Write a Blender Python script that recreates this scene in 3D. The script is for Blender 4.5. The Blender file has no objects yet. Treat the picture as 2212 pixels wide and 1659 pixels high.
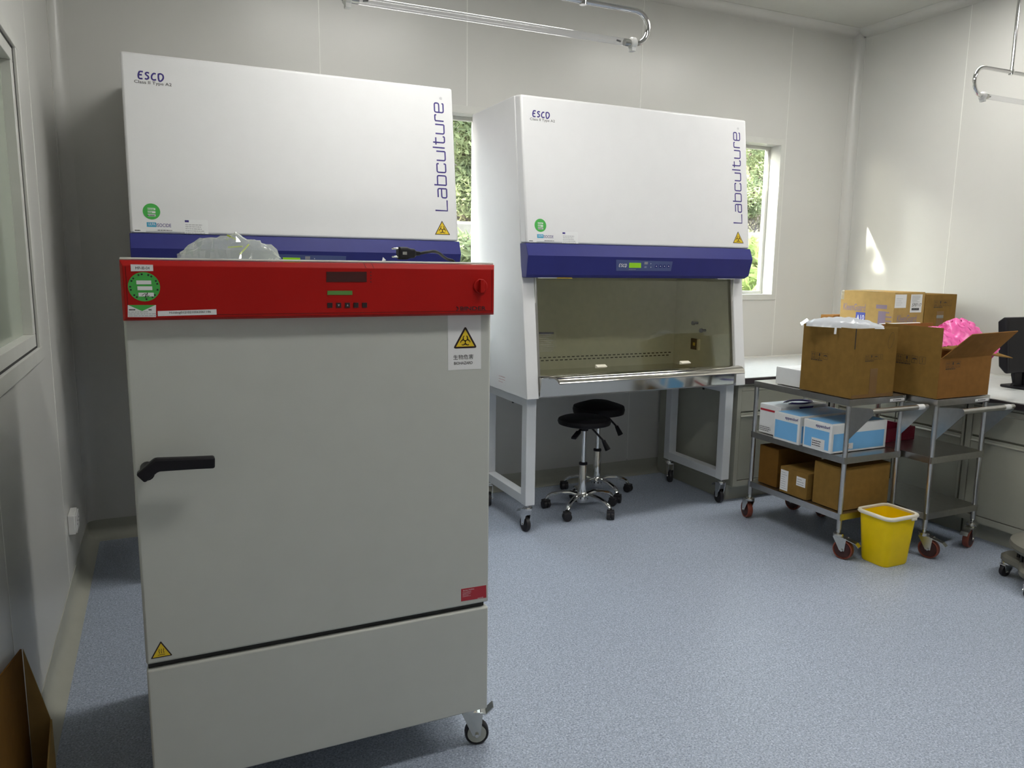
import bpy, bmesh, math, random
from mathutils import Vector, Matrix
random.seed(7)
SC = bpy.context.scene
COL = SC.collection
R = math.radians

# ------------------------------------------------------------------ camera
FPX, CX, CY, HC = 1643.9, 1106.0, 829.5, 1.45
yaw, pitch, roll = 0.434334, -0.155743, 0.013356
_f = Vector((math.sin(yaw) * math.cos(pitch), math.cos(yaw) * math.cos(pitch), math.sin(pitch)))
_r0 = Vector((math.cos(yaw), -math.sin(yaw), 0)); _u0 = _r0.cross(_f)
_r = _r0 * math.cos(roll) + _u0 * math.sin(roll)
_u = -_r0 * math.sin(roll) + _u0 * math.cos(roll)
CAMP = Vector((0, 0, HC))
cd = bpy.data.cameras.new('camera'); cam = bpy.data.objects.new('camera', cd); COL.objects.link(cam)
cd.sensor_width = 36.0; cd.sensor_fit = 'HORIZONTAL'; cd.lens = 36.0 * FPX / 2212.0
cd.clip_start = 0.05; cd.clip_end = 200
cam.matrix_world = Matrix(((_r.x, _u.x, -_f.x, 0), (_r.y, _u.y, -_f.y, 0), (_r.z, _u.z, -_f.z, HC), (0, 0, 0, 1)))
SC.camera = cam

# ------------------------------------------------------------------ world, sun, exposure
w = bpy.data.worlds.new('sky'); SC.world = w; w.use_nodes = True
nt = w.node_tree; bg = nt.nodes['Background']
sky = nt.nodes.new('ShaderNodeTexSky'); sky.sky_type = 'NISHITA'; sky.sun_disc = False
sky.sun_elevation = R(28); sky.sun_rotation = R(-70); sky.dust_density = 2.0; sky.air_density = 1.2
hs = nt.nodes.new('ShaderNodeHueSaturation'); hs.inputs['Saturation'].default_value = 0.35; nt.links.new(sky.outputs[0], hs.inputs['Color']); nt.links.new(hs.outputs[0], bg.inputs[0]); bg.inputs[1].default_value = 3.4
sd = bpy.data.lights.new('sun', 'SUN'); sun = bpy.data.objects.new('sun', sd); COL.objects.link(sun)
SUN_DIR = Vector((1.0, -0.30, -0.47)).normalized()
sun.rotation_euler = SUN_DIR.to_track_quat('-Z', 'Y').to_euler()
sun.location = (-6, 12, 9)
sd.energy = 22.0; sd.angle = R(0.53); sd.color = (1.0, 0.95, 0.84)
SC.view_settings.view_transform = 'Standard'; SC.view_settings.look = 'None'
SC.view_settings.gamma = 1.0; SC.view_settings.use_curve_mapping = False
SC.view_settings.exposure = 0.42
LAMP = 19.0          # brightness of the ceiling luminaires

# ------------------------------------------------------------------ helpers
def ray(px, py): return _f + _r * ((px - CX) / FPX) - _u * ((py - CY) / FPX)
def PY(px, py, y): d = ray(px, py); return CAMP + d * (y / d.y)
def PX(px, py, x): d = ray(px, py); return CAMP + d * (x / d.x)
def PZ(px, py, z): d = ray(px, py); return CAMP + d * ((z - HC) / d.z)
def PP(px, py, p0, n):
    d = ray(px, py); return CAMP + d * ((Vector(p0) - CAMP).dot(n) / d.dot(n))
def lin(c): c /= 255.0; return c / 12.92 if c <= 0.04045 else ((c + 0.055) / 1.055) ** 2.4
def rgb(r, g, b): return (lin(r), lin(g), lin(b), 1.0)

def tag(o, label=None, cat=None, group=None, kind=None):
    if label: o['label'] = label
    if cat: o['category'] = cat
    if group: o['group'] = group
    if kind: o['kind'] = kind
    return o
def thing(name, label, cat, loc=(0, 0, 0), rz=0.0, group=None):
    o = bpy.data.objects.new(name, None); COL.objects.link(o)
    o.location = loc; o.rotation_euler = (0, 0, rz); o.empty_display_size = 0.05
    return tag(o, label, cat, group)
def copy_tree(o, parent=None):
    c = o.copy(); COL.objects.link(c); c.parent = parent
    for ch in o.children: copy_tree(ch, c)
    return c

class MB:
    def __init__(self): self.v = []; self.f = []
    def add(self, vs, fs):
        n = len(self.v); self.v += [tuple(p) for p in vs]; self.f += [tuple(i + n for i in q) for q in fs]; return self
    def box(self, x0, x1, y0, y1, z0, z1):
        x0, x1 = min(x0, x1), max(x0, x1); y0, y1 = min(y0, y1), max(y0, y1); z0, z1 = min(z0, z1), max(z0, z1)
        return self.add([(x0, y0, z0), (x1, y0, z0), (x1, y1, z0), (x0, y1, z0), (x0, y0, z1), (x1, y0, z1), (x1, y1, z1), (x0, y1, z1)],
                        [(0, 3, 2, 1), (4, 5, 6, 7), (0, 1, 5, 4), (1, 2, 6, 5), (2, 3, 7, 6), (3, 0, 4, 7)])
    def prism(self, poly, axis, a, b):
        n = len(poly)
        def m(u, v, t): return {'X': (t, u, v), 'Y': (u, t, v), 'Z': (u, v, t)}[axis]
        vs = [m(u, v, a) for u, v in poly] + [m(u, v, b) for u, v in poly]
        fs = [tuple(range(n)), tuple(range(2 * n - 1, n - 1, -1))] + [(i, i + n, (i + 1) % n + n, (i + 1) % n) for i in range(n)]
        return self.add(vs, fs)
    def loft(self, rings, caps=True, closed=True):
        n = len(rings[0]); vs = [p for r in rings for p in r]; fs = []
        for k in range(len(rings) - 1):
            for i in range(n if closed else n - 1):
                j = (i + 1) % n; fs.append((k * n + i, k * n + j, (k + 1) * n + j, (k + 1) * n + i))
        if caps:
            fs.append(tuple(range(n - 1, -1, -1))); fs.append(tuple(range((len(rings) - 1) * n, len(rings) * n)))
        return self.add(vs, fs)
    def tube(self, path, r, seg=12, caps=True):
        P = [Vector(p) for p in path]; rs = r if isinstance(r, (list, tuple)) else [r] * len(P)
        t0 = (P[1] - P[0]).normalized(); a = Vector((0, 0, 1)) if abs(t0.z) < 0.9 else Vector((1, 0, 0))
        nrm = t0.cross(a).normalized(); rings = []
        for i, p in enumerate(P):
            if i == 0: t = t0
            elif i == len(P) - 1: t = (P[i] - P[i - 1]).normalized()
            else: t = ((P[i + 1] - P[i]).normalized() + (P[i] - P[i - 1]).normalized()).normalized()
            nrm = (nrm - t * nrm.dot(t)).normalized(); b = t.cross(nrm)
            rings.append([p + (nrm * math.cos(2 * math.pi * k / seg) + b * math.sin(2 * math.pi * k / seg)) * rs[i] for k in range(seg)])
        return self.loft(rings, caps)
    def lathe(self, prof, c=(0, 0, 0), axis='Z', seg=24, caps=True):
        c = Vector(c); rings = []
        for r, h in prof:
            ring = []
            for k in range(seg):
                a = 2 * math.pi * k / seg; x, y = r * math.cos(a), r * math.sin(a)
                ring.append(c + (Vector((x, y, h)) if axis == 'Z' else Vector((h, x, y)) if axis == 'X' else Vector((x, h, -y))))
            rings.append(ring)
        return self.loft(rings, caps)
    def obox(self, c, ax, ay, az):
        c, ax, ay, az = Vector(c), Vector(ax), Vector(ay), Vector(az)
        vs = [c + ax * sx + ay * sy + az * sz for sz in (-1, 1) for sx, sy in ((-1, -1), (1, -1), (1, 1), (-1, 1))]
        return self.add(vs, [(0, 3, 2, 1), (4, 5, 6, 7), (0, 1, 5, 4), (1, 2, 6, 5), (2, 3, 7, 6), (3, 0, 4, 7)])
    def plate(self, pts, n, t):
        n = Vector(n) * t; k = len(pts); P = [Vector(p) for p in pts]
        return self.add(P + [p + n for p in P], [tuple(range(k - 1, -1, -1)), tuple(range(k, 2 * k))] + [(i, (i + 1) % k, (i + 1) % k + k, i + k) for i in range(k)])
    def build(self, name, mat, parent=None, bevel=0.0, seg=2, ang=35, loc=None):
        me = bpy.data.meshes.new(name); me.from_pydata(self.v, [], self.f)
        bm = bmesh.new(); bm.from_mesh(me); bmesh.ops.recalc_face_normals(bm, faces=bm.faces); bm.to_mesh(me); bm.free()
        me.materials.append(mat)
        me.polygons.foreach_set('use_smooth', [True] * len(me.polygons)); me.set_sharp_from_angle(angle=R(ang))
        o = bpy.data.objects.new(name, me); COL.objects.link(o); o.parent = parent
        if loc: o.location = loc
        if bevel:
            m = o.modifiers.new('bevel', 'BEVEL'); m.width = bevel; m.segments = seg; m.limit_method = 'ANGLE'; m.angle_limit = R(40)
            m.harden_normals = False
        return o

def rrect(x0, x1, y0, y1, r, n=4):
    out = []
    for cx, cy, a0 in ((x1 - r, y1 - r, 0), (x0 + r, y1 - r, 90), (x0 + r, y0 + r, 180), (x1 - r, y0 + r, 270)):
        for k in range(n + 1):
            a = R(a0 + 90 * k / n); out.append((cx + r * math.cos(a), cy + r * math.sin(a)))
    return out
def fillet(pts, r, n=5, closed=False):
    out = []; N = len(pts)
    for i in range(N):
        p = Vector(pts[i])
        if not closed and i in (0, N - 1): out.append(p); continue
        a = Vector(pts[i - 1]); b = Vector(pts[(i + 1) % N]); da, db = (a - p), (b - p)
        rr = min(r, da.length * 0.5, db.length * 0.5); s = p + da.normalized() * rr; e = p + db.normalized() * rr
        for k in range(n + 1):
            t = k / n; out.append(s * (1 - t) ** 2 + p * 2 * t * (1 - t) + e * t * t)
    return out

# ------------------------------------------------------------------ materials
def mat(name, c, rough=0.5, metal=0.0, spec=0.5, noise=0.03, scale=12.0, bump=0.0, bscale=200.0, coat=0.0):
    m = bpy.data.materials.new(name); m.use_nodes = True; n = m.node_tree; b = n.nodes['Principled BSDF']
    b.inputs['Roughness'].default_value = rough; b.inputs['Metallic'].default_value = metal
    b.inputs['Specular IOR Level'].default_value = spec; b.inputs['Coat Weight'].default_value = coat
    tc = n.nodes.new('ShaderNodeTexCoord'); nz = n.nodes.new('ShaderNodeTexNoise'); nz.inputs['Scale'].default_value = scale
    nz.inputs['Detail'].default_value = 4
    n.links.new(tc.outputs['Object'], nz.inputs['Vector'])
    rp = n.nodes.new('ShaderNodeValToRGB'); rp.color_ramp.elements[0].position = 0.3; rp.color_ramp.elements[1].position = 0.7
    rp.color_ramp.elements[0].color = tuple(x * (1 - noise) for x in c[:3]) + (1,)
    rp.color_ramp.elements[1].color = tuple(min(1, x * (1 + noise)) for x in c[:3]) + (1,)
    n.links.new(nz.outputs['Fac'], rp.inputs['Fac']); n.links.new(rp.outputs['Color'], b.inputs['Base Color'])
    if bump:
        n2 = n.nodes.new('ShaderNodeTexNoise'); n2.inputs['Scale'].default_value = bscale; n.links.new(tc.outputs['Object'], n2.inputs['Vector'])
        bp = n.nodes.new('ShaderNodeBump'); bp.inputs['Strength'].default_value = bump; bp.inputs['Distance'].default_value = 0.002
        n.links.new(n2.outputs['Fac'], bp.inputs['Height']); n.links.new(bp.outputs['Normal'], b.inputs['Normal'])
    return m
def emis(m, c, s):
    b = m.node_tree.nodes['Principled BSDF']; b.inputs['Emission Color'].default_value = c; b.inputs['Emission Strength'].default_value = s; return m
def glass(name, tint, refl=0.06, milky=0.0, milkc=(0.9, 0.9, 0.9, 1), rough=0.02):
    m = bpy.data.materials.new(name); m.use_nodes = True; n = m.node_tree; n.nodes.clear()
    out = n.nodes.new('ShaderNodeOutputMaterial'); tr = n.nodes.new('ShaderNodeBsdfTransparent'); tr.inputs[0].default_value = tint
    gl = n.nodes.new('ShaderNodeBsdfGlossy'); gl.inputs['Roughness'].default_value = rough
    lw_ = n.nodes.new('ShaderNodeLayerWeight'); lw_.inputs[0].default_value = 0.5
    fr = n.nodes.new('ShaderNodeMath'); fr.operation = 'POWER'; fr.inputs[1].default_value = 4.0; n.links.new(lw_.outputs['Facing'], fr.inputs[0])
    mx = n.nodes.new('ShaderNodeMixShader'); ad = n.nodes.new('ShaderNodeMath'); ad.operation = 'ADD'; ad.use_clamp = True; ad.inputs[1].default_value = refl
    n.links.new(fr.outputs[0], ad.inputs[0]); n.links.new(ad.outputs[0], mx.inputs[0]); n.links.new(tr.outputs[0], mx.inputs[1]); n.links.new(gl.outputs[0], mx.inputs[2])
    last = mx
    if milky:
        df = n.nodes.new('ShaderNodeBsdfDiffuse'); df.inputs[0].default_value = milkc; tl = n.nodes.new('ShaderNodeBsdfTranslucent'); tl.inputs[0].default_value = milkc
        a = n.nodes.new('ShaderNodeMixShader'); a.inputs[0].default_value = 0.4; n.links.new(df.outputs[0], a.inputs[1]); n.links.new(tl.outputs[0], a.inputs[2])
        m2 = n.nodes.new('ShaderNodeMixShader'); m2.inputs[0].default_value = milky; n.links.new(mx.outputs[0], m2.inputs[1]); n.links.new(a.outputs[0], m2.inputs[2]); last = m2
    n.links.new(last.outputs[0], out.inputs[0]); return m

M = {}
M['wall'] = mat('wall_panel_paint', (0.60, 0.595, 0.565, 1), 0.30, noise=0.012, scale=3, bump=0.02, bscale=30)
M['wallback'] = mat('wall_core', (0.5, 0.5, 0.47, 1), 0.6)
M['seal'] = mat('sealant_bead', (0.78, 0.78, 0.74, 1), 0.35)
M['ceil'] = mat('ceiling_paint', (0.55, 0.55, 0.51, 1), 0.45, noise=0.012)
M['base'] = mat('cove_vinyl', (0.42, 0.42, 0.36, 1), 0.42, noise=0.03)
M['alu'] = mat('window_profile', (0.62, 0.62, 0.58, 1), 0.35)
M['dark_gap'] = mat('rubber_gasket', (0.02, 0.02, 0.02, 1), 0.6)
M['white'] = mat('white_powder_coat', (0.745, 0.745, 0.75, 1), 0.38, noise=0.01, bump=0.03, bscale=400)
M['standw'] = mat('stand_powder_coat', (0.66, 0.68, 0.70, 1), 0.4, noise=0.01)
M['inc'] = mat('incubator_grey_paint', (0.52, 0.53, 0.49, 1), 0.42, noise=0.015, bump=0.06, bscale=500)
M['inctop'] = mat('incubator_top_paint', (0.70, 0.71, 0.66, 1), 0.4)
M['red'] = mat('red_plastic', (0.40, 0.004, 0.002, 1), 0.5, spec=0.25, noise=0.04, bump=0.05, bscale=500)
M['redglass'] = mat('dark_red_window', (0.055, 0.008, 0.008, 1), 0.15)
M['lcd'] = mat('green_lcd', (0.10, 0.24, 0.05, 1), 0.2)
M['black'] = mat('black_plastic', (0.009, 0.008, 0.011, 1), 0.5, spec=0.25)
M['blackseat'] = mat('black_vinyl', (0.007, 0.006, 0.008, 1), 0.55, spec=0.2, bump=0.1, bscale=300)
M['blue'] = mat('navy_plastic', (0.026, 0.030, 0.18, 1), 0.45, spec=0.3, noise=0.04)
M['plate'] = mat('console_plate', (0.075, 0.10, 0.25, 1), 0.3)
M['lcd2'] = emis(mat('lit_lcd', (0.2, 0.45, 0.02, 1), 0.2), (0.25, 0.5, 0.02, 1), 0.25)
M['ink'] = mat('navy_ink', (0.045, 0.03, 0.20, 1), 0.5)
M['inkb'] = mat('black_ink', (0.02, 0.02, 0.022, 1), 0.5)
M['inkg'] = mat('grey_ink', (0.32, 0.32, 0.34, 1), 0.5)
M['inkw'] = mat('white_ink', (0.8, 0.8, 0.82, 1), 0.5)
M['paper'] = mat('white_label', (0.78, 0.78, 0.78, 1), 0.5, noise=0.01)
M['green'] = mat('green_label', (0.06, 0.42, 0.07, 1), 0.45)
M['yellow'] = mat('warning_yellow', (0.78, 0.55, 0.02, 1), 0.45)
M['warnb'] = mat('warning_black', (0.02, 0.006, 0.008, 1), 0.45)
M['cyan'] = mat('cyan_ink', (0.05, 0.35, 0.55, 1), 0.5)
M['redlab'] = mat('red_label', (0.42, 0.02, 0.035, 1), 0.45)
M['steel'] = mat('brushed_steel', (0.52, 0.51, 0.49, 1), 0.28, 1.0, noise=0.05, scale=40)
M['steelp'] = mat('polished_steel', (0.62, 0.60, 0.55, 1), 0.09, 1.0, noise=0.02)
M['steelin'] = mat('inner_steel', (0.78, 0.78, 0.72, 1), 0.5, 0.2, noise=0.04, scale=30)
M['chrome'] = mat('chrome', (0.75, 0.75, 0.74, 1), 0.08, 1.0, noise=0.01)
M['zinc'] = mat('zinc_plate', (0.58, 0.58, 0.55, 1), 0.25, 1.0, noise=0.04, scale=60)
M['rubred'] = mat('red_brown_polyurethane', (0.20, 0.045, 0.025, 1), 0.45)
M['rubdark'] = mat('dark_brown_wheel_hub', (0.045, 0.012, 0.010, 1), 0.5)
M['rubblack'] = mat('black_rubber', (0.012, 0.011, 0.014, 1), 0.5)
M['greyhub'] = mat('grey_wheel_hub', (0.42, 0.43, 0.38, 1), 0.4)
M['card'] = mat('kraft_cardboard', (0.225, 0.130, 0.034, 1), 0.85, spec=0.1, noise=0.08, scale=25, bump=0.05, bscale=120)
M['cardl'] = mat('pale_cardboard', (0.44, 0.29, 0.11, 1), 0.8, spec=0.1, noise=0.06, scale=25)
M['cardd'] = mat('dark_and_shaded_kraft', (0.15, 0.072, 0.014, 1), 0.85, spec=0.1, noise=0.08, scale=25)
M['cardo'] = mat('orange_cardboard', (0.245, 0.115, 0.032, 1), 0.85, spec=0.1, noise=0.07, scale=25)
M['tape'] = mat('parcel_tape', (0.19, 0.10, 0.03, 1), 0.3, noise=0.05)
M['boxw'] = mat('white_carton', (0.78, 0.79, 0.79, 1), 0.5, noise=0.02)
M['boxb'] = mat('sky_blue_print', (0.19, 0.48, 0.82, 1), 0.45, noise=0.02)
M['binY'] = mat('yellow_bin_plastic', (0.93, 0.66, 0.0, 1), 0.45, spec=0.3, noise=0.04)
M['binW'] = mat('cream_plastic', (0.78, 0.74, 0.62, 1), 0.45)
M['pink'] = mat('pink_film', (0.80, 0.12, 0.40, 1), 0.3, noise=0.1, scale=30)
M['cab'] = mat('cabinet_paint', (0.35, 0.352, 0.295, 1), 0.42, noise=0.02)
M['top'] = mat('worktop_laminate', (0.66, 0.67, 0.66, 1), 0.25, noise=0.03, scale=30)
M['topedge'] = mat('worktop_edge', (0.035, 0.028, 0.032, 1), 0.35)
M['basegrey'] = mat('taupe_moulding', (0.15, 0.145, 0.12, 1), 0.5)
M['socket'] = mat('white_socket_plastic', (0.72, 0.72, 0.70, 1), 0.35)
M['yg'] = mat('yellow_green_tie', (0.62, 0.72, 0.05, 1), 0.4)
M['lampbody'] = mat('luminaire_white', (0.75, 0.75, 0.75, 1), 0.4)
M['diff'] = emis(mat('lit_diffuser', (0.8, 0.8, 0.8, 1), 0.4), (1.0, 0.985, 0.94, 1), LAMP)
M['crimson'] = mat('crimson_plastic', (0.22, 0.008, 0.035, 1), 0.35)
M['glass'] = glass('window_glass', (0.93, 0.96, 0.93, 1), 0.02)
M['sash'] = glass('bronze_sash_glass', (0.85, 0.85, 0.775, 1), 0.06)
M['tube'] = glass('quartz_tube', (0.95, 0.95, 0.96, 1), 0.10, milky=0.06)
M['film'] = glass('clear_film', (0.95, 0.97, 0.95, 1), 0.22, milky=0.20, milkc=(0.9, 0.94, 0.9, 1), rough=0.06)
M['filmw'] = glass('white_film', (0.9, 0.92, 0.95, 1), 0.12, milky=0.75, milkc=(0.78, 0.82, 0.88, 1), rough=0.15)
M['pane'] = mat('greenish_obscured_glass', (0.36, 0.40, 0.33, 1), 0.10, noise=0.05, scale=2)
def leafmat(name, c1, c2):
    m = bpy.data.materials.new(name); m.use_nodes = True; n = m.node_tree; n.nodes.clear()
    out = n.nodes.new('ShaderNodeOutputMaterial'); tc = n.nodes.new('ShaderNodeTexCoord'); nz = n.nodes.new('ShaderNodeTexNoise'); nz.inputs['Scale'].default_value = 2.2
    rp = n.nodes.new('ShaderNodeValToRGB'); rp.color_ramp.elements[0].color = c1; rp.color_ramp.elements[1].color = c2
    rp.color_ramp.elements[0].position = 0.35; rp.color_ramp.elements[1].position = 0.65
    df = n.nodes.new('ShaderNodeBsdfDiffuse'); tl = n.nodes.new('ShaderNodeBsdfTranslucent'); mx = n.nodes.new('ShaderNodeMixShader'); mx.inputs[0].default_value = 0.45
    n.links.new(tc.outputs['Object'], nz.inputs[0]); n.links.new(nz.outputs[0], rp.inputs[0])
    n.links.new(rp.outputs[0], df.inputs[0]); n.links.new(rp.outputs[0], tl.inputs[0]); n.links.new(df.outputs[0], mx.inputs[1]); n.links.new(tl.outputs[0], mx.inputs[2]); n.links.new(mx.outputs[0], out.inputs[0])
    return m
M['leaf'] = leafmat('leaf_green', (0.10, 0.13, 0.075, 1), (0.28, 0.31, 0.17, 1))  # leaf colours greyed to carry the outdoor haze and overexposure
M['leafy'] = leafmat('leaf_bright', (0.20, 0.26, 0.09, 1), (0.46, 0.50, 0.22, 1))
M['bark'] = mat('bark', (0.14, 0.11, 0.09, 1), 0.85, noise=0.2, scale=30)
M['soil'] = mat('hillside_soil', (0.085, 0.072, 0.078, 1), 0.95, spec=0.1, noise=0.35, scale=6, bump=0.4, bscale=25)
M['conc'] = mat('kerb_concrete', (0.16, 0.145, 0.13, 1), 0.9, spec=0.1, noise=0.1, scale=15)

# speckled vinyl floor
m = bpy.data.materials.new('speckled_blue_vinyl'); m.use_nodes = True; n = m.node_tree; b = n.nodes['Principled BSDF']
tc = n.nodes.new('ShaderNodeTexCoord')
def fnode(t, **k):
    x = n.nodes.new(t)
    for a, v in k.items(): x.inputs[a].default_value = v
    return x
n1 = fnode('ShaderNodeTexNoise', Scale=170.0, Detail=3.0, Roughness=0.7); n2 = fnode('ShaderNodeTexVoronoi', Scale=230.0); n3 = fnode('ShaderNodeTexNoise', Scale=1.4, Detail=2.0)
for x in (n1, n2, n3): n.links.new(tc.outputs['Object'], x.inputs['Vector'])
r1 = n.nodes.new('ShaderNodeValToRGB'); e = r1.color_ramp.elements
e[0].position = 0.30; e[0].color = (0.125, 0.15, 0.22, 1); e[1].position = 0.72; e[1].color = (0.65, 0.71, 0.78, 1)
k = e.new(0.46); k.color = (0.335, 0.385, 0.485, 1); k = e.new(0.58); k.color = (0.405, 0.455, 0.545, 1)
n.links.new(n1.outputs['Fac'], r1.inputs['Fac'])
r2 = n.nodes.new('ShaderNodeValToRGB'); e = r2.color_ramp.elements; e[0].position = 0.0; e[0].color = (0.72, 0.72, 0.74, 1); e[1].position = 1.0; e[1].color = (1.25, 1.25, 1.22, 1)
n.links.new(n2.outputs['Color'], r2.inputs['Fac'])
mm = n.nodes.new('ShaderNodeMix'); mm.data_type = 'RGBA'; mm.blend_type = 'MULTIPLY'; mm.inputs[0].default_value = 1.0
n.links.new(r1.outputs['Color'], mm.inputs[6]); n.links.new(r2.outputs['Color'], mm.inputs[7]); n.links.new(mm.outputs[2], b.inputs['Base Color'])
rr = n.nodes.new('ShaderNodeMapRange'); rr.inputs['To Min'].default_value = 0.34; rr.inputs['To Max'].default_value = 0.5
n.links.new(n3.outputs['Fac'], rr.inputs['Value']); n.links.new(rr.outputs[0], b.inputs['Roughness'])
bp = n.nodes.new('ShaderNodeBump'); bp.inputs['Strength'].default_value = 0.12; bp.inputs['Distance'].default_value = 0.001
n.links.new(n1.outputs['Fac'], bp.inputs['Height']); n.links.new(bp.outputs['Normal'], b.inputs['Normal'])
M['floor'] = m

# ------------------------------------------------------------------ lettering
_txt = []
def text(parent, name, s, O, U, V, w_, h_, m, off=0.0006, bold=0.0, label=None):
    """flat lettering filling the box O..O+U*w+V*h"""
    O, U, V = Vector(O), Vector(U).normalized(), Vector(V).normalized(); N = U.cross(V)
    cu = bpy.data.curves.new('t', 'FONT'); cu.body = s; cu.resolution_u = 3; cu.offset = bold
    ob = bpy.data.objects.new('t', cu); me = None
    COL.objects.link(ob); dg = bpy.context.evaluated_depsgraph_get(); me = bpy.data.meshes.new_from_object(ob.evaluated_get(dg))
    bpy.data.objects.remove(ob); bpy.data.curves.remove(cu)
    xs = [v.co.x for v in me.vertices]; ys = [v.co.y for v in me.vertices]
    if not xs: return None
    x0, x1, y0, y1 = min(xs), max(xs), min(ys), max(ys)
    for v in me.vertices:
        p = O + U * ((v.co.x - x0) / max(1e-6, x1 - x0) * w_) + V * ((v.co.y - y0) / max(1e-6, y1 - y0) * h_) + N * off
        v.co = p
    me.materials.clear(); me.materials.append(m); me.name = name
    o = bpy.data.objects.new(name, me); COL.objects.link(o); o.parent = parent
    if label: o['label'] = label
    return o
def strokes(mb, paths, wd, O, U, V, sx, sy, off=0.0006):
    O, U, V = Vector(O), Vector(U).normalized(), Vector(V).normalized(); N = U.cross(V)
    for P in paths:
        P = [Vector((p[0] * sx, p[1] * sy)) for p in P]; L, Rr = [], []
        for i, p in enumerate(P):
            if i == 0: t = P[1] - P[0]
            elif i == len(P) - 1: t = P[i] - P[i - 1]
            else: t = (P[i + 1] - P[i]).normalized() + (P[i] - P[i - 1]).normalized()
            if t.length < 1e-9: t = P[i] - P[i - 1]
            t.normalize(); nn = Vector((-t.y, t.x)) * wd / 2
            wk = 1.0
            L.append(p + nn * wk); Rr.append(p - nn * wk)
        to = lambda q: O + U * q.x + V * q.y + N * off
        n0 = len(P); mb.add([to(q) for q in L] + [to(q) for q in Rr], [(i, i + 1, n0 + i + 1, n0 + i) for i in range(n0 - 1)])
    return mb
F = lambda pts, r=0.14, c=False: fillet(pts, r, 4, c)
G = {'L': ([[(0, 1), (0, 0), (.82, 0)]], 1.0),
     'a': ([F([(.03, .72), (.70, .72), (.70, 0)]), F([(.70, .42), (0, .42), (0, 0), (.70, 0)])], .98),
     'b': ([[(0, 1), (0, 0)], F([(0, .72), (.72, .72), (.72, 0), (0, 0)])], .98),
     'c': ([F([(.66, .56), (.66, .72), (0, .72), (0, 0), (.66, 0), (.66, .16)])], .92),
     'u': ([F([(0, .72), (0, 0), (.70, 0)]), [(.70, .72), (.70, 0)]], .98),
     'l': ([[(0, 1), (0, 0)]], .28),
     't': ([F([(.12, .95), (.12, 0), (.58, 0), (.58, .14)]), [(-.06, .72), (.5, .72)]], .80),
     'r': ([[(0, .72), (0, 0)], F([(0, .45), (0, .72), (.45, .72), (.45, .60)])], .66),
     'e': ([F([(0, .36), (.70, .36), (.70, .72), (0, .72), (0, 0), (.68, 0), (.68, .12)])], .92)}
def word(mb, s, O, U, V, length, height, wd, off=0.0006):
    tot = sum(G[c][1] for c in s); x = 0
    for c in s:
        paths = [[(p[0] + x, p[1]) for p in P] for P in G[c][0]]
        strokes(mb, paths, wd, O, U, V, length / tot, height, off); x += G[c][1]
ESCO = [[(.22, 1), (.06, .52), (.10, .02), (.5, .06)], [(.22, .98), (.58, .98)], [(.12, .54), (.46, .56)],
        [(1.22, .86), (1.0, .96), (.80, .78), (.92, .58), (1.12, .44), (1.14, .2), (.92, .02), (.74, .12)],
        [(1.92, .86), (1.7, .92), (1.46, .6), (1.44, .2), (1.62, 0), (1.92, .1)],
        [(2.2, .9), (2.16, .4), (2.24, -.08), (2.48, 0), (2.72, .4), (2.66, .82), (2.44, .96), (2.16, .84)]]
def esco(parent, O, U, V, w_, h_, m, thick=.17):
    mb = MB(); strokes(mb, [F(p, .2) for p in ESCO], h_ * thick, O, U, V, w_ / 2.8, h_); return mb.build('maker_lettering', m, parent)
def tri(parent, name, O, U, V, s, m, off, rnd=0.0):
    """triangle standing on its base, base centre at O, side s"""
    O, U, V = Vector(O), Vector(U).normalized(), Vector(V).normalized(); N = U.cross(V); h = s * .866
    P = [Vector((-s / 2, 0)), Vector((s / 2, 0)), Vector((0, h))]
    if rnd: P = fillet(P, rnd, 4, True)
    mb = MB(); mb.plate([O + U * p.x + V * p.y for p in P], N, off); return mb.build(name, m, parent)
def biohaz(parent, C, U, V, r, m, off):
    """three horned circles round a ring"""
    C, U, V = Vector(C), Vector(U).normalized(), Vector(V).normalized(); mb = MB()
    for a in (90, 210, 330):
        ax, ay = math.cos(R(a)) * .52, math.sin(R(a)) * .52; arc = []
        for k in range(19):
            t = R(a + 26 + (360 - 52) * k / 18); arc.append((ax + .46 * math.cos(t), ay + .46 * math.sin(t)))
        strokes(mb, [arc[:10], arc[9:]], r * .15, C, U, V, r, r, off)
    for a in (-60, 60, 180):
        strokes(mb, [[(.60 * math.cos(R(90 + a + t)), .60 * math.sin(R(90 + a + t))) for t in range(-34, 35, 8)]], r * .11, C, U, V, r, r, off)
    return mb.build('biohazard_symbol', m, parent)
def decal(parent, name, pts, n, m, t=0.0006): mb = MB(); mb.plate(pts, n, t); return mb.build(name, m, parent)
def rect_px(plane, x0, y0, x1, y1): return [plane(x0, y1), plane(x1, y1), plane(x1, y0), plane(x0, y0)]
def disc(parent, name, C, U, V, r, m, t=0.0006, seg=28):
    C, U, V = Vector(C), Vector(U).normalized(), Vector(V).normalized(); mb = MB()
    mb.plate([C + (U * math.cos(2 * math.pi * k / seg) + V * math.sin(2 * math.pi * k / seg)) * r for k in range(seg)], U.cross(V), t); return mb.build(name, m, parent)
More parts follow.
